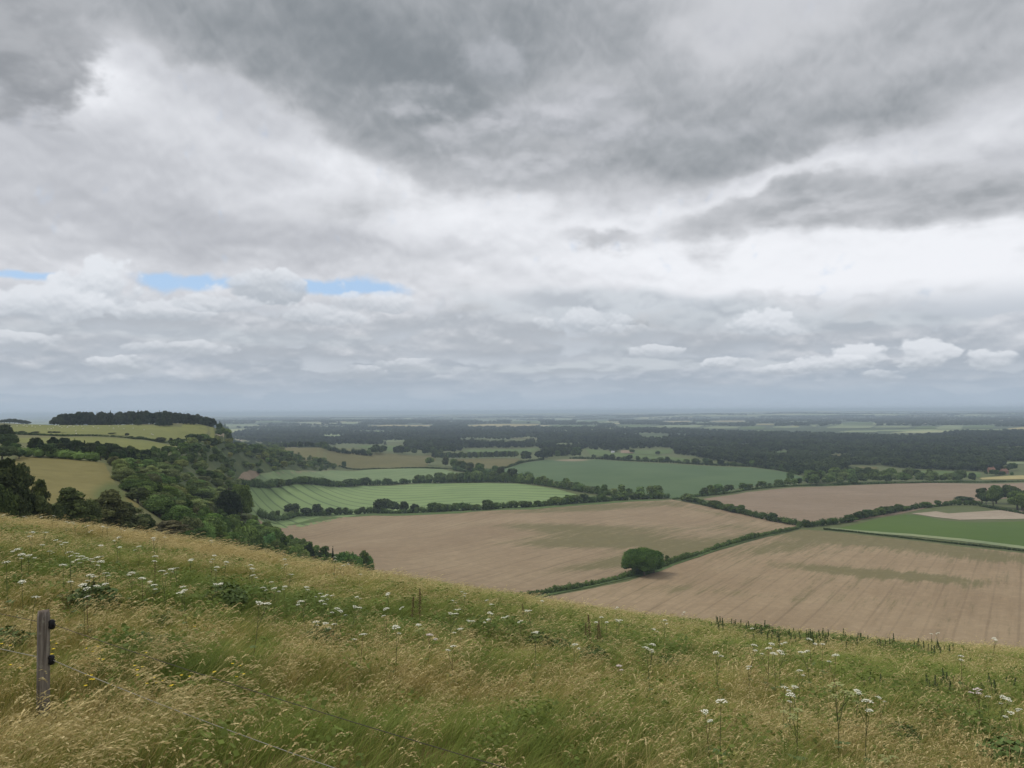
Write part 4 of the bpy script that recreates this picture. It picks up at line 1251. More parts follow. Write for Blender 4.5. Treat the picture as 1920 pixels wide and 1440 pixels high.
sh = sheep_mesh()
flock = []
for px, py in [(32, 799.5), (44, 799), (50, 800.5), (66, 802), (75, 799), (90, 805.5), (96, 805), (103, 798.5), (109, 799), (112, 801), (120, 800), (127, 801), (130, 799.5), (133, 799), (138, 800.5), (142, 809), (145, 799), (147, 799),
               (153, 800), (156, 804.5), (184, 804), (213, 804), (232, 805), (250, 804), (270, 807), (284, 815), (286, 816), (143, 814), (126, 802.5), (100, 803.5), (116, 803), (205, 799.5), (60, 800), (20, 800.5), (175, 801), (222, 801)]:
    p = unproject([px], [py], 300)[0]
    o = link("sheep", sh, None, p); o.rotation_euler = (0, 0, R.uniform(0, 6.28)); o.scale = (1.05,) * 3
    flock.append(o)
number_off(flock, "white sheep grazing", "on the hilltop pasture below the dark wood", "sheep on the hilltop", "sheep")

# ------------------------------------------------------------------ the near meadow
def near(px, py, lift=0.0, y0=3.3):
    return unproject(np.atleast_1d(px), np.atleast_1d(py), y0, lift, 90.0)


def blotches(spec, lift=.2):
    W = near([s[0] for s in spec], [s[1] for s in spec], lift)
    out = []
    for w, s in zip(W, spec):
        k = w[1] / FPX
        out.append((w[0], w[1], s[2] * k, s[3] * k * max(1.5, 1 / .16), s[4]))
    return out


STRAW = blotches([(60, 985, 170, 22, 1.0), (280, 1020, 180, 16, .95), (480, 1045, 160, 18, .85), (620, 1072, 120, 16, .55), (40, 1120, 130, 22, .4), (300, 1165, 200, 16, .55), (90, 1215, 120, 20, .25), (120, 1330, 220, 60, .6),
                  (590, 1255, 140, 22, .4), (800, 1265, 190, 24, .6), (1000, 1300, 160, 22, .35), (1380, 1285, 110, 30, .55), (1560, 1380, 200, 40, .5), (1240, 1400, 180, 40, .35), (1780, 1400, 120, 30, .35), (760, 1110, 140, 12, .25), (1330, 1225, 50, 12, .3),
                  (180, 1075, 170, 24, -.35), (430, 1105, 170, 26, -.3), (620, 1150, 170, 26, -.35), (900, 1175, 170, 22, -.45), (1150, 1200, 180, 30, -.4), (1450, 1225, 220, 28, -.3), (1750, 1265, 200, 34, -.3), (280, 1225, 120, 20, -.5),
                  (560, 1350, 160, 40, -.3), (420, 1300, 120, 30, -.2), (1050, 1350, 160, 30, -.2), (850, 1400, 130, 36, -.15), (1800, 1340, 140, 30, -.2)])
LUSH = blotches([(180, 1075, 180, 22, .5), (430, 1110, 190, 24, .45), (620, 1160, 150, 24, .5), (920, 1180, 180, 20, .7), (1120, 1205, 180, 24, .6), (280, 1222, 130, 16, .7), (470, 1345, 170, 36, .3), (1600, 1330, 200, 30, .5), (1880, 1390, 90, 40, .8), (1300, 1250, 120, 20, .3), (1430, 1186, 130, 12, .9), (1560, 1200, 120, 14, .9), (1700, 1220, 120, 14, .9), (1240, 1152, 100, 8, .6), (1770, 1300, 60, 16, .7), (1640, 1290, 50, 12, .5)])


def blot(spec, X, Y):
    v = np.zeros(len(X))
    for (cx, cy, rx, ry, a) in spec:
        v += a * np.exp(-((X - cx) / rx) ** 2 - ((Y - cy) / ry) ** 2)
    return v


def ripple(X, Y):
    return (np.sin(X * 1.3 + 1.7 * np.sin(Y * .6)) * np.sin(Y * .9 + 1.1 * np.sin(X * .8)) * .5 + np.sin(X * 3.1 + Y * 1.3) * np.sin(Y * 2.3 - X * .7) * .3 + np.sin(X * .37 + 1) * np.sin(Y * .31 + 2) * .4)


def grass_material(name, green, lush, straw, pale):
    mt, nt = new_mat(name)
    tint = nt.attr("tint", "INSTANCER")[2]; ls = nt.attr("lush", "INSTANCER")[2]
    tone = nt.attr("tone")[2]; head = nt.attr("head")[2]
    k = nt.add(tint, nt.mul(nt.sub(tone, .5), .75))
    g = nt.mix(nt.m("MULTIPLY", ls, 1.0, clamp=True), green, lush)
    c = nt.mix(nt.step(.15, .85, k), g, straw)
    c = nt.mix(head, c, nt.mix(tone, straw, pale))
    rnd = nt.n("ShaderNodeObjectInfo").outputs["Random"]
    sc = nt.n("ShaderNodeVectorMath", operation="SCALE"); nt.put(sc.inputs[0], c); nt.put(sc.inputs["Scale"], nt.add(nt.mul(tone, .6), nt.add(nt.mul(rnd, .3), .62)))
    finish(nt, sc.outputs[0], .7, trans=.3, spec=.15)
    return mt


GREEN, LUSHC, STRAWC, PALEC = (.20, .245, .052), (.125, .185, .045), (.42, .325, .118), (.52, .43, .22)
M_grass = grass_material("grass", GREEN, LUSHC, STRAWC, PALEC)
G = np.random.default_rng(21)


def strips_(root, h, lean, bend, az, width, segs=4, taper=1.0):
    """Curved blades leaning downwind: quads, and the tip with its heading."""
    n = len(root)
    t = np.linspace(0, 1, segs + 1)
    dx = np.cos(az)[:, None] * (lean[:, None] * t + bend[:, None] * t ** 2.2) * h[:, None]
    dy = np.sin(az)[:, None] * (lean[:, None] * t + bend[:, None] * t ** 2.2) * h[:, None]
    dz = h[:, None] * (t - .32 * bend[:, None] * t ** 2.5)
    P = root[:, None, :] + np.stack([dx, dy, dz], -1)
    wa = G.uniform(0, 6.28, n)
    wv = np.stack([np.cos(wa), np.sin(wa), np.zeros(n)], -1)[:, None] * (width[:, None] * np.maximum(.12, 1 - taper * t ** 1.6))[..., None]
    Lf, Rt_ = P - wv, P + wv
    Q = np.stack([Lf[:, :-1], Rt_[:, :-1], Rt_[:, 1:], Lf[:, 1:]], 2)      # n, seg, 4, 3
    d = P[:, -1] - P[:, -2]
    return Q.reshape(-1, 4, 3), P, d / (np.linalg.norm(d, axis=1, keepdims=True) + 1e-9)


def tuft(name, nb, rad, hb, wb, ns=0, hs=(.5, .8), head=(.06, .1), bendb=(.2, .8), bends=(.25, .6), mat=None, headw=.009, spread=.7):
    Qs, tones, heads = [], [], []
    def root(n):
        a, r = G.uniform(0, 6.28, n), rad * np.sqrt(G.uniform(0, 1, n))
        return np.stack([np.cos(a) * r, np.sin(a) * r, np.full(n, -.03)], -1)
    if nb:
        r = root(nb)
        q, P, d = strips_(r, G.uniform(*hb, nb), G.normal(.15, .2, nb), G.uniform(*bendb, nb), G.normal(0, spread, nb), G.uniform(*wb, nb))
        Qs.append(q); t = np.repeat(G.uniform(0, 1, nb), 4); tones.append(t); heads.append(np.zeros(len(q)))
    if ns:
        r = root(ns)
        q, P, d = strips_(r, G.uniform(*hs, ns), G.normal(.15, .12, ns), G.uniform(*bends, ns), G.normal(0, spread * .7, ns), np.full(ns, .0022), 4, .4)
        Qs.append(q); tv = G.uniform(.2, 1, ns); tones.append(np.repeat(tv, 4)); heads.append(np.full(len(q), .55))
        tip = P[:, -1]
        L = G.uniform(*head, ns)
        for k in range(6):
            f = k / 5
            dd = d.copy(); dd[:, 2] -= .9 * f * f; dd /= np.linalg.norm(dd, axis=1, keepdims=True)
            c = tip + dd * (L * (f - .15))[:, None]
            sp = G.normal(0, 1, c.shape); sp -= (sp * dd).sum(1, keepdims=True) * dd; sp /= np.linalg.norm(sp, axis=1, keepdims=True)
            wdt = headw * (1.05 - .75 * abs(f - .35)) * G.uniform(.7, 1.3, ns)
            a, b = dd * (L * .17)[:, None], sp * wdt[:, None]
            qq = np.stack([c - a, c + b, c + a, c - b], 1)
            Qs.append(qq); tones.append(np.clip(tv + G.normal(0, .15, ns), 0, 1)); heads.append(np.ones(ns))
    Q = np.concatenate(Qs); V = Q.reshape(-1, 3)
    me = mesh_from(name, V, np.arange(len(V)).reshape(-1, 4), [mat or M_grass], {"tone": np.repeat(np.concatenate(tones), 4), "head": np.repeat(np.concatenate(heads), 4)})
    return bpy.data.objects.new(name, me)


POST = by_top(84, 1146, 7.6)[0]


def meadow_points(bands):
    pts = []
    for (ya, yb, dens) in bands:
        n = int(dens * .5 * 1.56 * ((yb + 2) ** 2 - (ya + 2) ** 2))
        Y = np.sqrt(G.uniform((ya + 2) ** 2, (yb + 2) ** 2, n)) - 2
        X = G.uniform(-.78, .78, n) * (Y + 2)
        pts.append(np.stack([X, Y], 1))
    return np.concatenate(pts)


def meadow(name, protos, bands, keep, size, label, zs=None, turn=.5):
    P = meadow_points(bands)
    X, Y = P[:, 0], P[:, 1]
    st = np.clip(.12 + .62 * blot(STRAW, X, Y) + .22 * ripple(X, Y) + .2 * ripple(X * 2.7 + 3, Y * 1.9) + G.normal(0, .22, len(X)), -.3, 1.3)
    lu = np.clip(.15 + .6 * blot(LUSH, X, Y) + .25 * ripple(X + 7, Y + 3) + .2 * ripple(X * 2.3 - 5, Y * 2.1) + G.normal(0, .12, len(X)), 0, 1)
    ok = G.uniform(0, 1, len(X)) < np.clip(keep(st, lu, X, Y), 0, 1)
    ok &= np.hypot(X, Y) > 2.0
    X, Y, st, lu = X[ok], Y[ok], st[ok], lu[ok]
    Z = height(X, Y)
    n = len(X)
    s = G.uniform(.75, 1.25, n) * size(st, lu, X, Y)
    s = s * (1 - .55 * np.exp(-((X - POST[0]) / .55) ** 2 - ((Y - POST[1] + .45) / .9) ** 2))      # trodden round the post
    far = 1 + .035 * np.clip(Y - 8, 0, 60)
    hz = s * (zs(st, lu, X, Y) if zs else 1)
    tilt = G.normal(0, .08, (n, 2))
    return instancer(name, np.stack([X, Y, Z], 1), protos, {"pick": G.integers(0, len(protos), n), "rot": np.c_[tilt, G.normal(0, turn, n)], "size": np.c_[s * far, s * far, hz], "tint": st, "lush": lu}, label)


fine = [tuft("fine_grass", 46, .2, (.14, .36), (.0022, .0042)) for _ in range(5)]
tall = [tuft("seeding_grass", 14, .2, (.15, .32), (.002, .0035), 15, (.28, .52), (.05, .10)) for _ in range(6)]
meadow("meadow_grass", fine, [(2.5, 12, 34), (12, 26, 22), (26, 64, 13)], lambda s, l, X, Y: np.ones(len(X)), lambda s, l, X, Y: 1.0 + .15 * l - .1 * s,
       "low green meadow grass covering the near hillside")
meadow("seeding_grass", tall, [(2.5, 12, 30), (12, 26, 20), (26, 64, 12)], lambda s, l, X, Y: .08 + .62 * s, lambda s, l, X, Y: .85 + .2 * s,
       "straw coloured seeding grass bent over by the wind")
herb = []
for k in range(4):
    n_l = 60
    a, r = G.uniform(0, 6.28, n_l), .2 * np.sqrt(G.uniform(0, 1, n_l)); z = G.uniform(.05, .42, n_l)
    c = np.stack([np.cos(a) * r, np.sin(a) * r, z], -1)
    nr = np.stack([np.cos(a) * .6, np.sin(a) * .6, np.full(n_l, .8)], -1) + G.normal(0, .35, (n_l, 3)); nr /= np.linalg.norm(nr, axis=1, keepdims=True)
    V = leaf_quads(c, nr, .030, G).reshape(-1, 3)
    herb.append(bpy.data.objects.new("meadow_herb", mesh_from("meadow_herb", V, np.arange(len(V)).reshape(-1, 4), [M_grass], {"tone": np.repeat(G.uniform(0, .6, n_l), 4), "head": np.zeros(len(V))})))
meadow("meadow_herbs", herb, [(2.5, 12, 10), (12, 26, 9), (26, 64, 6)], lambda s, l, X, Y: .05 + .8 * l - .25 * s, lambda s, l, X, Y: .8 + .3 * l, "low leafy herbs mixed into the greener meadow")
# tall dry bent grass close by on the left
wisp = [tuft("dry_grass", 5, .16, (.3, .5), (.002, .0035), 11, (.5, .8), (.10, .18), bends=(.5, 1.0), headw=.0085, spread=.6) for _ in range(5)]
LEFT = blotches([(60, 1350, 170, 90, 1.0), (300, 1350, 100, 70, .75), (120, 1260, 100, 40, .3), (20, 1300, 80, 60, .5)])
meadow("tall_dry_grass", wisp, [(3.5, 10, 30)], lambda s, l, X, Y: blot(LEFT, X, Y) * .38, lambda s, l, X, Y: .8, "tall pale dry grass leaning over round the fence post")
RIGHTG = blotches([(1560, 1400, 260, 60, .55), (1250, 1410, 150, 40, .35), (760, 1290, 140, 30, .22), (1000, 1330, 140, 30, .16)])
meadow("tall_straw_grass", wisp, [(4.5, 14, 22)], lambda s, l, X, Y: blot(RIGHTG, X, Y) * .6, lambda s, l, X, Y: .62, "tall straw grass standing in drifts across the lower meadow")

# ------------------------------------------------------------------ flowering plants
M_petal = flat("white_petals", (.76, .75, .60), .8, .12, 60.0)
M_seed = flat("green_seed_heads", (.30, .33, .13), .85, .2, 60.0)
M_pink = flat("pinkish_petals", (.66, .56, .52), .8, .1, 60.0)
M_stalk = flat("green_stalk", (.10, .115, .045), .8, .2, 20.0)
M_brown = flat("brown_stalk", (.11, .075, .04), .85, .25, 20.0)
M_leafy = flat("herb_leaf", (.085, .125, .034), .7, .3, 12.0)
M_rust = flat("rusty_seeds", (.15, .105, .05), .9, .35, 15.0)
M_darkgreen = flat("dark_stalk_leaf", (.068, .095, .036), .8, .35, 12.0)
M_butter = flat("yellow_petals", (.72, .52, .02), .6, .1, 60.0)
M_bramble = flat("bramble_leaf", (.115, .17, .045), .65, .35, 10.0)


def umbel(rad, n, mat):
    """A flat-topped head: rays fanning out to little domed florets."""
    mb = MB()
    for i in range(n):
        r = rad * math.sqrt((i + .4) / n) * G.uniform(.9, 1.08); a = i * 2.39996 + G.uniform(-.2, .2)
        x, y = r * math.cos(a), r * math.sin(a)
        z = -.28 * r * r / rad + G.normal(0, rad * .05)
        mb.tube([(0, 0, -.5 * rad), (x * .6, y * .6, z - .16 * rad), (x, y, z - .004)], .0014, 3, 1, False)
        fr = rad * G.uniform(.17, .25); k = 7
        ring = [(x + fr * G.uniform(.75, 1.15) * math.cos(6.283 * j / k), y + fr * G.uniform(.75, 1.15) * math.sin(6.283 * j / k), z - fr * .18) for j in range(k)]
        mb.put(ring + [(x, y, z + fr * .22), (x, y, z - fr * .3)], [(j, (j + 1) % k, k) for j in range(k)] + [((j + 1) % k, j, k + 1) for j in range(k)])
    return mb.build("flower_head", [mat, M_stalk])


HEADS = {"white": [umbel(G.uniform(.065, .09), 17, M_petal) for _ in range(5)], "green": [umbel(.085, 15, M_seed) for _ in range(2)], "pink": [umbel(.085, 15, M_pink) for _ in range(2)]}


def lobed_leaf():
    mb = MB()
    L = .26
    pts = [(0, 0), (.05, .03), (.07, .09), (.12, .05), (.15, .11), (.19, .05), (.26, 0), (.19, -.05), (.15, -.11), (.12, -.05), (.07, -.09), (.05, -.03)]
    mb.put([(0.12, 0, .05)] + [(x, y, .05 - 1.2 * (x - .12) ** 2 - abs(y) * .3) for x, y in pts], [(0, i + 1, (i + 1) % len(pts) + 1) for i in range(len(pts))])
    return mb.build("leaf", [M_leafy])


LEAF = lobed_leaf()


def umbellifer(nheads, hue, stalk):
    """One plant, 1 m high: ribbed stem with side shoots, a head on each, lobed leaves low down."""
    root = empty("umbel_plant")
    mb = MB()
    b = G.uniform(-.05, .05, 2)
    mb.tube([(-b[0], -b[1], -.05), (b[0] * .3, b[1] * .3, .45), (0, 0, .96)], [.006, .0045, .003], 6)
    spots = [(0, 0, 1.0, 1.0)]
    for i in range(nheads - 1):
        a = G.uniform(0, 6.28); e = G.uniform(.1, .2); zb = G.uniform(.45, .7); zt = G.uniform(.82, .99)
        mb.tube([(0, 0, zb), (math.cos(a) * e * .7, math.sin(a) * e * .7, zb + (zt - zb) * .6), (math.cos(a) * e, math.sin(a) * e, zt - .03)], [.004, .0035, .0028], 5)
        spots.append((math.cos(a) * e, math.sin(a) * e, zt, G.uniform(.55, .85)))
    link("stem", mb.build("stem", [stalk]), root)
    for i, (x, y, z, s) in enumerate(spots):
        hs_ = HEADS[hue if (hue != "white" or i == 0 or G.random() > .12) else "green"]
        h = link("flower_head", hs_[G.integers(len(hs_))], root, (x, y, z)); h.scale = (s, s, s)
        h.rotation_euler = (G.normal(0, .12), G.normal(0, .12), G.uniform(0, 6))
    for i in range(3):
        l = link("leaf", LEAF, root, (0, 0, G.uniform(.05, .38))); l.scale = (.6, .6, .6); l.rotation_euler = (0, G.uniform(-.5, .1), i * 2.1 + G.uniform(0, 1))
    return root


def copy_tree(o):
    c = o.copy(); COL.objects.link(c)
    for ch in o.children:
        d = ch.copy(); COL.objects.link(d); d.parent = c
    return c


protos = {"white": [umbellifer(k, "white", M_stalk) for k in (1, 2, 3, 3)] + [umbellifer(2, "white", M_brown)], "green": [umbellifer(4, "green", M_stalk)], "pink": [umbellifer(3, "pink", M_brown)]}
fresh = {id(p): True for v in protos.values() for p in v}


def plant(px, py, h, hue="white", k=None, sc=1.0):
    p = near(px, py, h)[0]
    lst = protos[hue]
    src = lst[(k if k is not None else G.integers(len(lst))) % len(lst)]
    if fresh.pop(id(src), None): o = src
    else: o = copy_tree(src)
    o.location = (p[0], p[1], p[2] - h)
    o.scale = (sc * h,) * 3 if h > .75 else (sc * .75, sc * .75, h)
    o.rotation_euler = (G.normal(0, .05), G.normal(.05, .05), G.uniform(0, 6.28))
    return o


heads = [(56, 1011), (35, 1027), (77, 1021), (107, 1012), (122, 1016), (81, 998), (189, 1021), (220, 1020), (226, 1025), (261, 1024), (172, 994), (308, 1007), (95, 1033), (137, 1037), (150, 1042), (168, 1048), (182, 1052), (192, 1043), (137, 1054), (118, 1058),
         (55, 1040), (39, 1038), (18, 1075), (45, 1091), (133, 1090), (52, 1119), (163, 1078), (172, 1080), (198, 1074), (162, 1100), (180, 1097), (167, 1108), (198, 1093), (248, 1072), (270, 1082), (291, 1059), (318, 1067), (332, 1065), (315, 1087), (283, 1096),
         (342, 1100), (353, 1109), (356, 1048), (405, 1040), (395, 1048), (402, 1063), (417, 1053), (403, 1094), (418, 1093), (465, 1058), (470, 1066), (475, 1078), (508, 1091), (533, 1099), (540, 1077), (532, 1048), (539, 1058), (578, 1127), (603, 1131), (617, 1116),
         (595, 1112), (475, 1134), (497, 1104), (515, 1106), (393, 1013), (411, 1019), (292, 1020), (79, 968), (95, 975), (124, 977), (133, 979), (144, 981), (162, 985), (191, 986), (200, 989), (226, 991), (10, 965), (45, 968), (158, 1046), (175, 1045), (146, 1048),
         (568, 1104), (616, 1114), (657, 1139), (628, 1152), (636, 1156), (592, 1166), (613, 1168), (625, 1170), (672, 1189), (672, 1118), (755, 1137), (725, 1145), (730, 1113), (648, 1049), (653, 1057), (626, 1054), (643, 1060), (722, 1062), (760, 1068), (820, 1082),
         (672, 1076), (852, 1128), (857, 1143), (863, 1109), (868, 1114), (844, 1161), (875, 1163), (847, 1209), (916, 1125), (922, 1133), (919, 1147), (916, 1161), (957, 1155), (977, 1163), (1004, 1198), (1018, 1128), (1075, 1206), (1115, 1167), (785, 1170), (998, 1152),
         (862, 1177), (742, 1188), (1129, 1165), (1137, 1167), (1152, 1170), (1162, 1164), (1280, 1144), (1282, 1149), (1244, 1170), (1227, 1178), (1215, 1215), (1219, 1228), (1153, 1139), (1427, 1137), (1412, 1186), (1469, 1202), (1401, 1218), (1405, 1244), (1449, 1217),
         (1438, 1226), (1453, 1235), (1462, 1231), (1496, 1253), (1520, 1233), (1541, 1217), (1560, 1238), (1522, 1206), (1348, 1236), (1639, 1170), (1632, 1167), (1660, 1166), (1702, 1183), (1712, 1171), (1723, 1180), (1745, 1195), (1755, 1190), (1862, 1201), (1914, 1190), (1803, 1239),
         (1349, 1301), (1485, 1279), (1466, 1282), (1476, 1295), (1603, 1286), (1618, 1303), (1654, 1307), (1882, 1308), (1855, 1307), (1889, 1325), (1914, 1328), (1866, 1296), (1330, 1333), (1446, 1161), (1467, 1162)]
zones = {}
for (px, py) in heads:
    far_ = py < 1010 or (px > 600 and py < 1100) or (px > 1200 and py < 1200)
    h = G.uniform(.58, .78) if py < 1100 else G.uniform(.6, .85)
    k = None
    if (px, py) == (1349, 1301): h, k = .95, 0
    if px in (1485, 1618, 1603): h, k = 1.05, 2
    if (px, py) == (1427, 1137): h, k = 1.25, 0
    if px > 1620 and py < 1205: h = 1.0
    if 1300 > py > 1205 and px > 1200: h = .85
    o = plant(px, py, h, k=k, sc=1.25 if py < 1090 else 1.05 if py < 1150 else 1.15 if py < 1240 else .95)
    z = ("on the crest below the dark evergreens" if py <= 1000 and px < 300 else "in the dense white drift beyond the fence post" if px < 250 else "on the slope right of the white drift" if px < 480 else
         "below the tip of the wood" if px < 700 else "in the mid meadow before the stubble field" if px < 1090 else "round the rusty dock bush" if px < 1300 else
         "on the crest against the brown field" if py < 1206 else "standing tall low on the right" if py > 1270 else "in the yellow green grass below the dark stalks")
    zones.setdefault(z, []).append(o)
for z, lst in zones.items():
    number_off(lst, "white umbel flower", z, "white umbel flowers in the meadow", "wildflower")
for px, py, h, hue, lb in [(1572, 1280, 1.1, "green", "tall umbel gone to green seed among the right-hand flowers"), (1491, 1327, .8, "green", "green seeding umbel low beside the tall white ones"), (1678, 1419, .45, "green", "cream green umbel low in the grass at the bottom"),
                           (1841, 1291, .85, "pink", "pinkish faded umbel above the white ones at the right edge"), (1160, 1248, .5, "pink", "pale pinkish flower cluster below the rusty dock bush"), (803, 1190, .6, "pink", "pinkish grey umbel in the mid meadow"),
                           (798, 1177, .6, "green", "greenish umbel just above the pinkish grey one")]:
    tag(plant(px, py, h, hue), lb, "wildflower", "faded umbel flowers")


def copies(src, spots, name=None, smin=.8, smax=1.2):
    out = []
    for i, p in enumerate(spots):
        o = link(name or src.name, src.data if hasattr(src, "data") else src)
        o.location = p; o.rotation_euler = (G.normal(0, .06), G.normal(.05, .05), G.uniform(0, 6.28)); o.scale = (G.uniform(smin, smax),) * 3
        out.append(o)
    return out


def spire(h, w, mat_leaf, n, stem=M_brown, leaf=.035, low=.15, flare=.5):
    """An upright stalk crowded with small leaves or seeds."""
    mb = MB()
    mb.tube([(0, 0, -.05), (.01, 0, h * .5), (.03, .01, h)], [.008, .006, .002], 5, 1)
    for i in range(n):
        f = low + (1 - low) * (i / n) ** .9
        a = i * 2.4; r = w * (1 - f) ** flare * G.uniform(.4, 1)
        c = np.array([(.03 * f + r * math.cos(a)), r * math.sin(a), h * f])
        nr = np.array([[math.cos(a), math.sin(a), .7]]) + G.normal(0, .3, (1, 3)); nr /= np.linalg.norm(nr)
        q = leaf_quads(c[None], nr, leaf, G)[0]
        mb.put(q, [(0, 1, 2, 3)])
    return mb.build("dark_stalk", [mat_leaf, stem])


stalks = [spire(G.uniform(.6, .9), .12, M_darkgreen, 75, leaf=.030, flare=.8, low=.1) for _ in range(5)]
spots = []
for px0, py0, px1, py1, n, th in [(1150, 1132, 1330, 1158, 14, 6), (1330, 1168, 1560, 1188, 84, 18), (1560, 1188, 1790, 1218, 66, 16), (1735, 1285, 1800, 1292, 14, 12), (1610, 1280, 1660, 1284, 7, 8), (1840, 1290, 1915, 1300, 8, 10), (1400, 1195, 1560, 1205, 18, 10)]:
    for i in range(n):
        t = (i + G.uniform(0, 1)) / n
        spots.append((px0 + (px1 - px0) * t, py0 + (py1 - py0) * t + G.normal(0, th * .5)))
P = near([s[0] for s in spots], [s[1] + 14 for s in spots])
dk = []
for i, p in enumerate(P):
    o = link("dark_stalk", stalks[i % 5], None, p); o.rotation_euler = (G.normal(0, .06), G.normal(.04, .06), G.uniform(0, 6.28)); o.scale = (G.uniform(.65, 1.1) * (.62 if p[1] < 26 else 1),) * 3
    dk.append(o)
number_off(dk, "dark green leafy stalk", "in the dark bank near the crest", "dark stalks near the crest", "wild plant")
docks = [spire(G.uniform(.65, .9), .10, M_rust, 90, leaf=.019, low=.25, flare=.7) for _ in range(3)]
for px, py, k, s, lb in [(772, 1176, 0, 1.0, "left of a pair of rusty dock spires in the mid meadow"), (787, 1172, 1, 1.1, "right of a pair of rusty dock spires in the mid meadow"), (983, 1172, 2, .8, "single rusty dock spire near the crest of the mid meadow"),
                         (1098, 1222, 0, .95, "rusty dock spire on the left of the brown clump"), (1108, 1228, 1, 1.1, "tallest rusty dock spire of the brown clump"), (1118, 1226, 2, 1.05, "rusty dock spire in the middle of the brown clump"), (1128, 1222, 0, .9, "rusty dock spire on the right of the brown clump")]:
    o = link("dock_plant", docks[k], None, near(px, py)[0]); o.scale = (s * 1.2, s * 1.2, s); o.rotation_euler = (0, .05, px)
    tag(o, lb, "wild plant", "rusty docks")


def leafy(name, rad, h, n, leaf, mat):
    a, r = G.uniform(0, 6.28, n), rad * np.sqrt(G.uniform(0, 1, n))
    z = h * G.uniform(.05, 1, n) * (1 - .5 * (r / rad) ** 2)
    c = np.stack([np.cos(a) * r, np.sin(a) * r, z], -1)
    nr = np.stack([np.cos(a) * .5, np.sin(a) * .5, np.full(n, .8)], -1) + G.normal(0, .4, (n, 3)); nr /= np.linalg.norm(nr, axis=1, keepdims=True)
    V = leaf_quads(c, nr, leaf, G).reshape(-1, 3)
    return mesh_from(name, V, np.arange(len(V)).reshape(-1, 4), [mat])


tufts = [leafy("leafy_clump", .36, .5, 900, .036, M_leafy) for _ in range(3)]
for px, py, s, lb in [(175, 1145, 1.2, "dark green leafy clump under the white drift"), (420, 1142, 1.4, "dark leafy clump on the slope right of the white drift"), (255, 1228, .8, "low leafy clump among the yellow flowers"), (310, 1236, .8, "second leafy clump among the yellow flowers, farther from the post"),
                      (600, 1215, 1.0, "dark leafy clump in the meadow centre"), (1010, 1222, 1.1, "broad dark leafy clump in the mid meadow"), (1050, 1226, .9, "leafy clump just before the rusty docks"), (1112, 1246, 1.0, "dark leaves at the foot of the rusty docks"),
                      (1250, 1262, 1.0, "leafy clump in the yellow green grass"), (1580, 1385, .8, "dark leafy clump behind the tall umbels"), (1690, 1395, .8, "leafy clump near the bottom right"), (10, 1225, .8, "leafy clump left of the fence post"), (300, 1178, .6, "small leafy tuft above the yellow flowers")]:
    o = link("leafy_clump", tufts[int(px) % 3], None, near(px, py)[0]); o.scale = (s, s, s * .85); o.rotation_euler = (0, 0, px)
    tag(o, lb, "wild plant", "leafy clumps in the meadow")
o = link("bramble", leafy("bramble", .55, .7, 900, .05, M_bramble), None, near(1893, 1448)[0])
o.scale = (.8, .8, .75)
tag(o, "bright green bramble leaves at the bottom right corner", "bramble")


def buttercup():
    mb = MB()
    mb.tube([(0, 0, -.03), (.01, 0, .2), (.03, 0, .40)], [.0025, .002, .0015], 5, 1)
    mb.tube([(.012, 0, .22), (-.05, .02, .30), (-.07, .03, .36)], [.002, .0015, .0012], 5, 1)
    for cx, cy, cz in ((.03, 0, .405), (-.07, .03, .365)):
        for k in range(5):
            a = k * 1.2566; u = np.array([math.cos(a), math.sin(a), .35]) * .021; v = np.array([-math.sin(a), math.cos(a), 0]) * .012
            c = np.array([cx, cy, cz])
            mb.put([c, c + u * .7 - v, c + u * 1.15, c + u * .7 + v], [(0, 1, 2, 3)])
    return mb.build("yellow_flower", [M_butter, M_stalk])


bc = buttercup(); lst = []
for px, py in [(98, 1189), (101, 1205), (167, 1203), (187, 1200), (8, 1194), (164, 1250), (168, 1252), (169, 1261), (186, 1221), (259, 1244), (274, 1213), (256, 1234), (368, 1166), (344, 1252), (401, 1246), (453, 1252), (321, 1270), (286, 1259), (440, 1232), (302, 1263), (26, 1232)]:
    o = link("yellow_flower", bc, None, near(px, py, .4)[0] - np.array([0, 0, .4])); o.rotation_euler = (0, 0, G.uniform(0, 6.28)); o.scale = (.8,) * 3
    lst.append(o)
number_off(lst, "small yellow flower", "in the grass behind the wire fence", "yellow flowers by the fence", "wildflower")

# ------------------------------------------------------------------ fence
def post_material():
    mt, nt = new_mat("weathered_post")
    pos = nt.n("ShaderNodeTexCoord").outputs["Object"]
    sc = nt.n("ShaderNodeVectorMath", operation="MULTIPLY"); nt.put(sc.inputs[0], pos); sc.inputs[1].default_value = (40, 40, 2.5)
    g = nt.noise(sc.outputs[0], 1.0, 6, .65); b = nt.noise(pos, 14, 5, .7); z = nt.sep(pos)[2]
    c = nt.mix(nt.step(.35, .7, g), (.105, .088, .072), (.26, .228, .195))
    c = nt.mix(nt.step(.52, .7, b), c, (.27, .255, .20))
    c = nt.mix(nt.mul(nt.step(.9, 1.02, nt.add(z, nt.mul(nt.sub(b, .5), .2))), .7), c, (.12, .085, .06))
    finish(nt, c, .95, bump=(g, .6, .01))
    return mt


M_post = post_material()
M_black = flat("black_plastic", (.012, .012, .014), .45, .2, 30)
M_wire = flat("dark_wire", (.06, .048, .04), .6, .2, 30)
M_rope = flat("pale_electric_rope", (.34, .32, .27), .7, .2, 30)

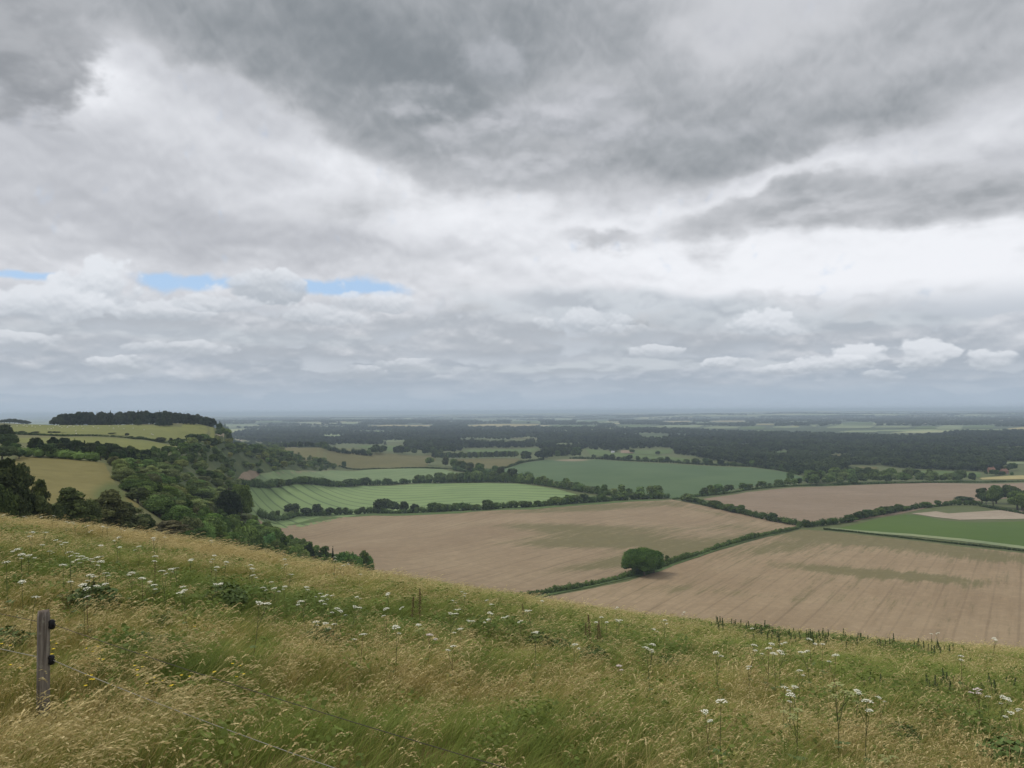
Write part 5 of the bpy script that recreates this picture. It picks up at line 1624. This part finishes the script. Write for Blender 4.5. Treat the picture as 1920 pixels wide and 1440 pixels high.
pb_top, hpost = by_top(84, 1146, 7.6)
bm = bmesh.new()
NR, NZ = 18, 26
rings = []
for j in range(NZ):
    z = -.35 + (hpost + .35) * j / (NZ - 1)
    rr = .056 * (1.04 - .05 * j / NZ) if j < NZ - 1 else .049
    ring = []
    for i in range(NR):
        a = 6.2832 * i / NR
        k = 1 + .05 * math.cos(4 * a + .4) + .03 * math.sin(9 * a + j * .15) - (.12 if i == 11 else 0) * (j > 8)
        ring.append(bm.verts.new((rr * k * math.cos(a) - .012 * z, rr * k * math.sin(a), z + (.012 * math.sin(a * 2) if j == NZ - 1 else 0))))
    rings.append(ring)
for j in range(NZ - 1):
    for i in range(NR):
        bm.faces.new((rings[j][i], rings[j][(i + 1) % NR], rings[j + 1][(i + 1) % NR], rings[j + 1][i]))
ct = bm.verts.new((-.012 * hpost, 0, hpost + .012))
for i in range(NR): bm.faces.new((rings[-1][i], rings[-1][(i + 1) % NR], ct))
me = bpy.data.meshes.new("fence_post"); bm.to_mesh(me); bm.free(); me.materials.append(M_post)
me.polygons.foreach_set("use_smooth", np.ones(len(me.polygons), bool))
post = tag(link("fence_post", me, None, pb_top), "weathered wooden fence post with black insulators, standing in long dry grass", "fence post")


def insulator(z):
    mb = MB()
    mb.tube([(.045, 0, z), (.085, 0, z)], [.012, .012], 10)
    mb.tube([(.07, 0, z - .045), (.07, 0, z - .03), (.07, 0, z), (.07, 0, z + .03), (.07, 0, z + .045)], [.014, .03, .022, .03, .014], 12)
    mb.tube([(.085, 0, z), (.105, 0, z - .005)], [.016, .006], 10)
    return link("insulator", mb.build("insulator", [M_black], True), post)


zi1 = hpost - .125; zi2 = hpost - .46
insulator(zi1); insulator(zi2)


def wire(name, pix_l, pix_r, z, rad, mat, label, hr):
    a = np.array([pb_top[0] + .078, pb_top[1], pb_top[2] + z])
    pts = []
    for (px, py, Y) in pix_l:
        d = ray(px, py); d = d / d[1]; pts.append(EYE + d * Y)
    pts.append(a)
    for (px, py, Y) in pix_r:
        d = ray(px, py); d = d / d[1]; pts.append(EYE + d * Y)
    full = []
    for i in range(len(pts) - 1):
        for t in np.linspace(0, 1, 24, endpoint=False):
            q = pts[i] * (1 - t) + pts[i + 1] * t
            full.append(q - np.array([0, 0, .03 * 4 * t * (1 - t)]))
    full.append(pts[-1])
    mb = MB(); mb.tube(full, rad, 6)
    tag(link(name, mb.build(name, [mat], True)), label, "fence wire")


wire("fence_wire", [(-420, 1050, 9.2)], [(1120, 1490, 4.8)], zi1, .0028, M_wire, "upper thin dark wire running from the post down to the right", 0)
wire("fence_wire", [(-420, 1110, 9.2)], [(700, 1465, 5.85)], zi2, .0034, M_rope, "lower pale electric rope running behind the dry grass", 0)

# ------------------------------------------------------------------ air
SKYK = 1.0


def build_haze(density):
    mt = bpy.data.materials.new("haze"); mt.use_nodes = True
    nt = NT(mt.node_tree)
    v = nt.n("ShaderNodeVolumePrincipled")
    v.inputs["Color"].default_value = (.72, .87, 1.0, 1); v.inputs["Density"].default_value = density; v.inputs["Anisotropy"].default_value = .1
    out = nt.n("ShaderNodeOutputMaterial"); nt.t.links.new(v.outputs[0], out.inputs[1])
    mb = MB(); mb.box((-90000, -60, -25), (90000, 47500, 128))
    tag(link("haze", mb.build("haze", [mt])), "pale blue summer haze over the distant vale", None, None, "stuff")


build_haze(1.05e-4)

# ------------------------------------------------------------------ sky
SUN_EL, SUN_AZ = math.radians(52), math.radians(-62)      # azimuth from +Y towards +X
w = bpy.data.worlds.new("World"); scene.world = w; w.use_nodes = True
nt = NT(w.node_tree)
gen = nt.n("ShaderNodeNewGeometry").outputs["Incoming"]
neg = nt.n("ShaderNodeVectorMath", operation="SCALE"); nt.put(neg.inputs[0], gen); neg.inputs["Scale"].default_value = -1
D = neg.outputs[0]
dx, dy, dz = nt.sep(D)[:3]
az = nt.m("ARCTAN2", dx, dy)
el = nt.m("ARCSINE", dz)


def ae(px, py):
    d = ray(px, py); d = d / np.linalg.norm(d)
    return math.atan2(d[0], d[1]), math.asin(d[2])


Pae = nt.xyz(az, el, 0.0)
w1 = nt.sep(nt.noise(nt.xyz(nt.mul(az, 3.2), nt.mul(el, 5.0), 0), 1.0, 3, .5, color=True, dim="2D"))
w2 = nt.sep(nt.noise(nt.xyz(nt.mul(az, 11), nt.mul(el, 17), 0), 1.0, 5, .52, color=True, dim="2D"))
a1 = nt.add(nt.add(az, nt.mul(nt.sub(w1[0], .5), .10)), nt.mul(nt.sub(w2[0], .5), .07))
e1 = nt.add(nt.add(el, nt.mul(nt.sub(w1[1], .5), .07)), nt.mul(nt.sub(w2[1], .5), .055))
a2 = nt.add(az, nt.mul(nt.sub(w2[0], .5), .030))
e2 = nt.add(el, nt.mul(nt.sub(w2[1], .5), .012))


def gauss(px, py, rx, ry, slope=0.0, A=None, E=None):
    """A soft patch of cloud; slope tilts it (picture-like, positive falls to the right)."""
    ca, ce = ae(px, py)
    u = nt.m("DIVIDE", nt.sub(A or a1, ca), rx / FPX)
    v = nt.sub(E or e1, ce)
    if slope: v = nt.add(v, nt.mul(nt.sub(A or a1, ca), slope))
    v = nt.m("DIVIDE", v, ry / FPX)
    return nt.m("EXPONENT", nt.mul(nt.add(nt.mul(u, u), nt.mul(v, v)), -1.0))


def total(lst, base=0.0, **kw):
    s = base
    for (px, py, rx, ry, sl, amp) in lst:
        s = nt.add(nt.mul(gauss(px, py, rx, ry, sl, **kw), amp), s)
    return s


# perspective of a level cloud sheet
inv = nt.m("DIVIDE", 1.0, nt.add(nt.m("MAXIMUM", dz, 0.0), .16))
sheet = nt.xyz(nt.mul(dx, inv), nt.mul(dy, inv), 0.0)
f_big = nt.noise(sheet, 1.5, 7, .47, .2, dim='2D')
# billows: rounded heaps of many sizes, and the same a little higher up to tell lit tops from bases
ELC = nt.m("LOGARITHM", nt.add(nt.m("MAXIMUM", el, 0.0), .05), math.e)


def heap(fx, fy, dv, off, de=0.0):
    lv = nt.m("LOGARITHM", nt.add(nt.m("MAXIMUM", nt.add(el, de), 0.0), .05), math.e)
    P = nt.xyz(nt.add(nt.mul(az, fx), nt.add(nt.mul(nt.sub(w2[2], .5), .4), off)), nt.mul(lv, fy), 0)
    v = nt.n("ShaderNodeTexVoronoi", voronoi_dimensions="2D", feature="F1")
    v.normalize = True
    nt.put(v.inputs["Vector"], P); v.inputs["Scale"].default_value = 1.6; v.inputs["Detail"].default_value = dv; v.inputs["Roughness"].default_value = .55; v.inputs["Lacunarity"].default_value = 2.1
    n = nt.noise(P, 1.1, 5, .48, dim="2D")
    return nt.add(nt.mul(nt.sub(.42, v.outputs["Distance"]), .8), nt.mul(nt.sub(n, .5), 1.6))


hA, hA2 = heap(9, 3.2, 2, 1.7), heap(9, 3.2, 2, 1.7, .008)
relA = nt.sub(hA, hA2)
hB, hB2 = heap(24, 5.0, 2, 5.1), heap(24, 5.0, 2, 5.1, .004)
relB = nt.sub(hB, hB2)

C = lin
# 1 clear sky behind everything, then the high bright sheet
sky = nt.n("ShaderNodeTexSky", sky_type="NISHITA")
sky.sun_disc = False; sky.sun_elevation = SUN_EL; sky.sun_rotation = SUN_AZ; sky.air_density = 1.0; sky.dust_density = .6; sky.altitude = 150
ssc = nt.n("ShaderNodeVectorMath", operation="SCALE"); nt.put(ssc.inputs[0], sky.outputs[0]); ssc.inputs["Scale"].default_value = .12
clear = nt.mix(.8, ssc.outputs[0], C(172, 203, 238))
tone = total([(1250, 480, 620, 85, 0, .75), (1780, 520, 420, 90, 0, .75), (720, 335, 190, 40, .12, .7), (170, 150, 70, 60, .2, .55), (270, 180, 120, 50, .2, .3), (900, 400, 260, 50, 0, .4), (120, 560, 160, 40, 0, .35), (1450, 360, 300, 30, -.15, .4), (1750, 300, 200, 30, -.25, .3),
              (450, 455, 560, 44, .05, -.40), (820, 485, 260, 30, .05, -.3), (250, 330, 300, 60, 0, -.10), (1110, 445, 90, 14, 0, -.5)], nt.add(.40, nt.mul(hA, .20)))
tone = nt.add(tone, nt.mul(nt.sub(f_big, .5), .7)); tone = nt.add(tone, nt.mul(relA, .7))
high = nt.mix(nt.step(-.35, 1.45, tone), C(178, 181, 188), C(242, 244, 249))
gap = nt.m("MAXIMUM", nt.m("MAXIMUM", gauss(35, 514, 60, 9, 0, a2, e2), gauss(342, 527, 100, 16, 0, a2, e2)), gauss(640, 541, 125, 16, .01, a2, e2))
gap = nt.step(.25, .85, nt.add(gap, nt.add(nt.mul(hB, .7), nt.mul(hA, -.25))))
col = nt.mix(nt.mul(gap, .95), high, clear)


# 2 banks of heaped cloud, row beyond row: the far ones lie low
def bank(base, top, fx, seed, cover, light, op, slope=0.0):
    c0, e_b = ae(960, base); e_t = ae(960, top)[1]; H = e_t - e_b
    ee = nt.add(e2, nt.mul(nt.sub(az, c0), slope)) if slope else e2
    v = nt.m("DIVIDE", nt.sub(ee, e_b), H)
    n = nt.noise(nt.xyz(nt.mul(az, fx), seed, 0.0), 1.0, 3, .5, dim='2D')
    h = nt.add(nt.mul(nt.sub(n, .5), 2.2), cover)
    d = nt.sub(nt.add(h, nt.mul(nt.add(nt.mul(hA, .6), nt.mul(hB, .45)), 1.3)), v)
    al = nt.mul(nt.step(.0, .30, d), nt.step(-.75, .2, nt.add(v, nt.mul(hA, .8))))
    s = nt.add(nt.mul(v, .42), nt.add(nt.mul(relA, .75), nt.mul(relB, .42)))
    s = nt.add(s, nt.mul(nt.sub(n, .5), 1.5)); s = nt.add(s, nt.mul(hA, .5))
    cc = nt.mix(nt.step(-.1, 1.0, s), C(*light[0]), C(*light[1]))
    return cc, nt.mul(al, op)


col = nt.mix(nt.step(.150, .10, el), col, C(196, 203, 212))
for args in [(748, 722, 9, 1.3, .55, ((160, 175, 190), (196, 206, 216)), .6), (722, 690, 8, 4.1, .6, ((162, 174, 188), (216, 221, 228)), .7), (697, 655, 6, 7.7, .6, ((164, 174, 186), (224, 227, 233)), .75),
             (662, 610, 5, 12.9, .55, ((170, 178, 188), (228, 230, 235)), .8), (625, 552, 4, 17.2, .62, ((176, 182, 190), (230, 232, 237)), .85)]:
    cc, al = bank(*args)
    lim = nt.step(ae(1900, 600)[0], ae(1450, 600)[0], az) if args[0] < 640 else 1.0
    col = nt.mix(nt.mul(al, lim) if lim != 1.0 else al, col, cc)
# long flat grey bars
bars = total([(1200, 578, 330, 36, .07, .95), (1640, 604, 150, 12, .0, .9), (1080, 690, 330, 12, .0, .8), (620, 640, 300, 16, 0, .45), (230, 620, 240, 16, 0, .5), (1180, 660, 160, 16, 0, .5), (1330, 680, 200, 10, 0, .4)], nt.mul(hA, .5), A=a2, E=e2)
col = nt.mix(nt.mul(nt.step(.22, .75, bars), .75), col, nt.mix(nt.step(-.4, .5, nt.add(hA, nt.mul(relA, 2.0))), C(178, 186, 195), C(200, 207, 214)))

# 3 dark deck overhead
deck = total([(600, 30, 800, 130, .05, 1.0), (640, 130, 300, 100, .14, .8), (1130, 110, 420, 170, 0, .55), (1450, 220, 560, 110, -.12, .62), (20, 120, 110, 110, .0, 1.0), (1760, 385, 330, 50, -.02, .62), (1450, 388, 260, 34, .0, .38), (900, 250, 230, 70, .2, .35), (1030, 300, 300, 44, .1, .25),
              (250, 215, 260, 110, -.1, -.95), (200, 150, 90, 60, .0, -.45), (1360, 45, 210, 60, 0, -.40), (1750, 120, 260, 110, 0, .35), (960, 180, 110, 70, 0, -.25), (1480, 325, 300, 22, -.2, -.40), (770, 175, 60, 26, 0, -.3), (1120, 445, 100, 16, 0, .4)], 0.0)
deck = nt.add(deck, nt.mul(nt.sub(f_big, .5), .95)); deck = nt.add(deck, nt.mul(hA, .34)); deck = nt.add(deck, nt.mul(nt.sub(w2[2], .5), .18))
dm = nt.step(.14, .52, deck)
core = total([(640, 90, 330, 90, .1, .55), (560, 40, 260, 60, 0, .2), (1180, 120, 120, 120, 0, .35), (1290, 250, 170, 50, -.1, .3), (1640, 205, 260, 40, -.15, .35), (1820, 380, 220, 30, 0, .3), (20, 130, 90, 70, 0, .35), (860, 200, 110, 30, 0, .25), (1400, 160, 200, 40, -.2, .2), (980, 40, 80, 60, 0, .3),
              (1340, 50, 230, 70, 0, -.3), (1130, 200, 130, 50, .1, -.2), (250, 40, 200, 40, 0, -.15), (1800, 90, 200, 60, 0, -.15), (780, 172, 60, 22, 0, -.35), (1040, 215, 120, 22, .1, -.25), (1000, 270, 160, 18, .1, -.2)], 0.0)
dt = nt.add(nt.mul(core, -1.0), nt.add(nt.mul(relA, 1.1), nt.mul(hA, -.15)))
dt = nt.add(dt, nt.mul(nt.sub(f_big, .5), -.9))
dt = nt.add(dt, nt.mul(nt.step(.9, .15, deck), .45))
dark = nt.mix(nt.step(-.85, .75, dt), C(128, 135, 141), C(203, 205, 210))
col = nt.mix(nt.mul(dm, .97), col, dark)
# rounded heaps and a ragged dark corner in the overhead deck
hC, hC2 = heap(13, 9.0, 2, 8.3), heap(13, 9.0, 2, 8.3, .012)
relC = nt.sub(hC, hC2)
for (px, py, rx, ry, lo, hi, op) in [(15, 95, 150, 105, (146, 150, 156), (176, 179, 184), .95), (800, 190, 95, 34, (152, 158, 164), (205, 207, 213), .75), (1050, 225, 150, 55, (158, 163, 170), (204, 206, 213), .7), (940, 110, 80, 50, (150, 156, 163), (196, 199, 206), .6),
                                   (900, 260, 150, 34, (158, 163, 169), (206, 208, 214), .65), (1010, 320, 190, 34, (160, 165, 171), (212, 214, 220), .65), (1290, 270, 110, 46, (150, 156, 161), (190, 193, 199), .6), (1480, 395, 150, 30, (158, 162, 167), (208, 210, 215), .65), (1790, 375, 220, 44, (154, 158, 163), (204, 206, 211), .65), (1830, 280, 140, 30, (176, 179, 185), (222, 224, 229), .5)]:
    ca, ce = ae(px, py)
    u = nt.m("DIVIDE", nt.sub(a2, ca), rx / FPX)
    v = nt.m("DIVIDE", nt.sub(e2, ce), ry / FPX)
    d = nt.sub(1.0, nt.add(nt.mul(u, u), nt.mul(v, v)))
    d = nt.add(d, nt.add(nt.mul(hC, 1.5), nt.mul(hB, .25)))
    al = nt.mul(nt.step(-.1, .8, d) if px == 15 else nt.step(-.2, 1.2, d), op if px == 15 else op * .8)
    s = nt.add(nt.mul(v, .45), nt.add(nt.mul(relC, 1.1), nt.mul(hC, .6)))
    col = nt.mix(al, col, nt.mix(nt.step(-.7, .8, s), C(*lo), C(*hi)))
# 4 heaped clouds standing in the distance
for (px, py, rx, ry, br, op) in [(1437, 612, 70, 30, 1.0, .97), (1100, 606, 90, 30, .8, .8), (1175, 628, 80, 20, .5, .5), (1610, 672, 50, 28, 1.1, .97), (1545, 682, 60, 20, .95, .9), (1735, 670, 50, 34, 1.05, .95), (1852, 676, 46, 22, .9, .85), (1365, 684, 50, 16, .9, .85), (1236, 664, 55, 18, .8, .75),
                                 (1660, 706, 44, 14, .6, .65), (1455, 694, 50, 14, .7, .65), (205, 680, 50, 16, .8, .75), (245, 688, 44, 20, .3, .75), (760, 688, 60, 15, .65, .6), (660, 700, 70, 14, .5, .5), (300, 590, 85, 26, .9, .8), (505, 547, 66, 44, .6, .95), (185, 540, 75, 50, 1.1, 1.1), (80, 575, 110, 40, 1.0, .9), (600, 592, 80, 26, .9, .7), (700, 572, 110, 24, .9, .7), (420, 572, 90, 22, .9, .7), (30, 640, 70, 18, .8, .7), (330, 655, 90, 16, .8, .6)]:
    ca, ce = ae(px, py)
    u = nt.m("DIVIDE", nt.sub(a2, ca), rx / FPX)
    v = nt.m("DIVIDE", nt.sub(e2, ce), ry / FPX)
    vv = nt.add(nt.m("MAXIMUM", v, 0.0), nt.m("MULTIPLY", nt.m("MINIMUM", v, 0.0), 1.6))
    d = nt.sub(1.0, nt.add(nt.mul(u, u), nt.mul(vv, vv)))
    d = nt.add(d, nt.add(nt.mul(hB, 1.5), nt.mul(hA, .6)))
    al = nt.mul(nt.step(.12, .6, d), min(1.0, op * .92))
    s = nt.add(nt.mul(v, .85), nt.add(nt.mul(relB, .9), nt.mul(hB, .25)))
    pc = nt.mix(nt.step(-.75, .75, nt.add(s, br - .95)), C(178, 186, 195), C(228, 232, 238))
    col = nt.mix(al, col, pc)
# 5 greying towards the horizon
col = nt.mix(nt.mul(nt.step(.055, .006, el), .80), col, nt.mix(nt.step(.05, .0, el), C(170, 183, 197), C(171, 187, 204)))
# overhead and behind, out of view: thin overcast brightened to light the land
bright = nt.mix(f_big, (.50, .52, .56), (.92, .93, .95))
up_m = nt.m("MAXIMUM", nt.step(.62, .95, el), nt.step(.25, -.35, dy))
col = nt.mix(nt.mul(up_m, nt.step(-.02, .15, el)), col, bright)
bg = nt.n("ShaderNodeBackground"); nt.put(bg.inputs[0], col); bg.inputs[1].default_value = SKYK
nt.t.links.new(bg.outputs[0], nt.n("ShaderNodeOutputWorld").inputs[0])
w.cycles.sampling_method = "MANUAL"; w.cycles.sample_map_resolution = 512

sd = bpy.data.lights.new("sun", "SUN"); sd.energy = 1.5; sd.angle = math.radians(12); sd.color = (1, .96, .9)
so = bpy.data.objects.new("sun", sd); COL.objects.link(so)
so.rotation_euler = Vector((math.sin(SUN_AZ) * math.cos(SUN_EL), math.cos(SUN_AZ) * math.cos(SUN_EL), math.sin(SUN_EL))).to_track_quat("Z", "Y").to_euler()

vs = scene.view_settings
vs.view_transform = "Standard"; vs.look = "None"; vs.exposure = 0.0; vs.gamma = 1.0
scene.cycles.max_bounces = 6; scene.cycles.diffuse_bounces = 3; scene.cycles.transparent_max_bounces = 4; scene.cycles.volume_bounces = 0
scene.cycles.use_denoising = True
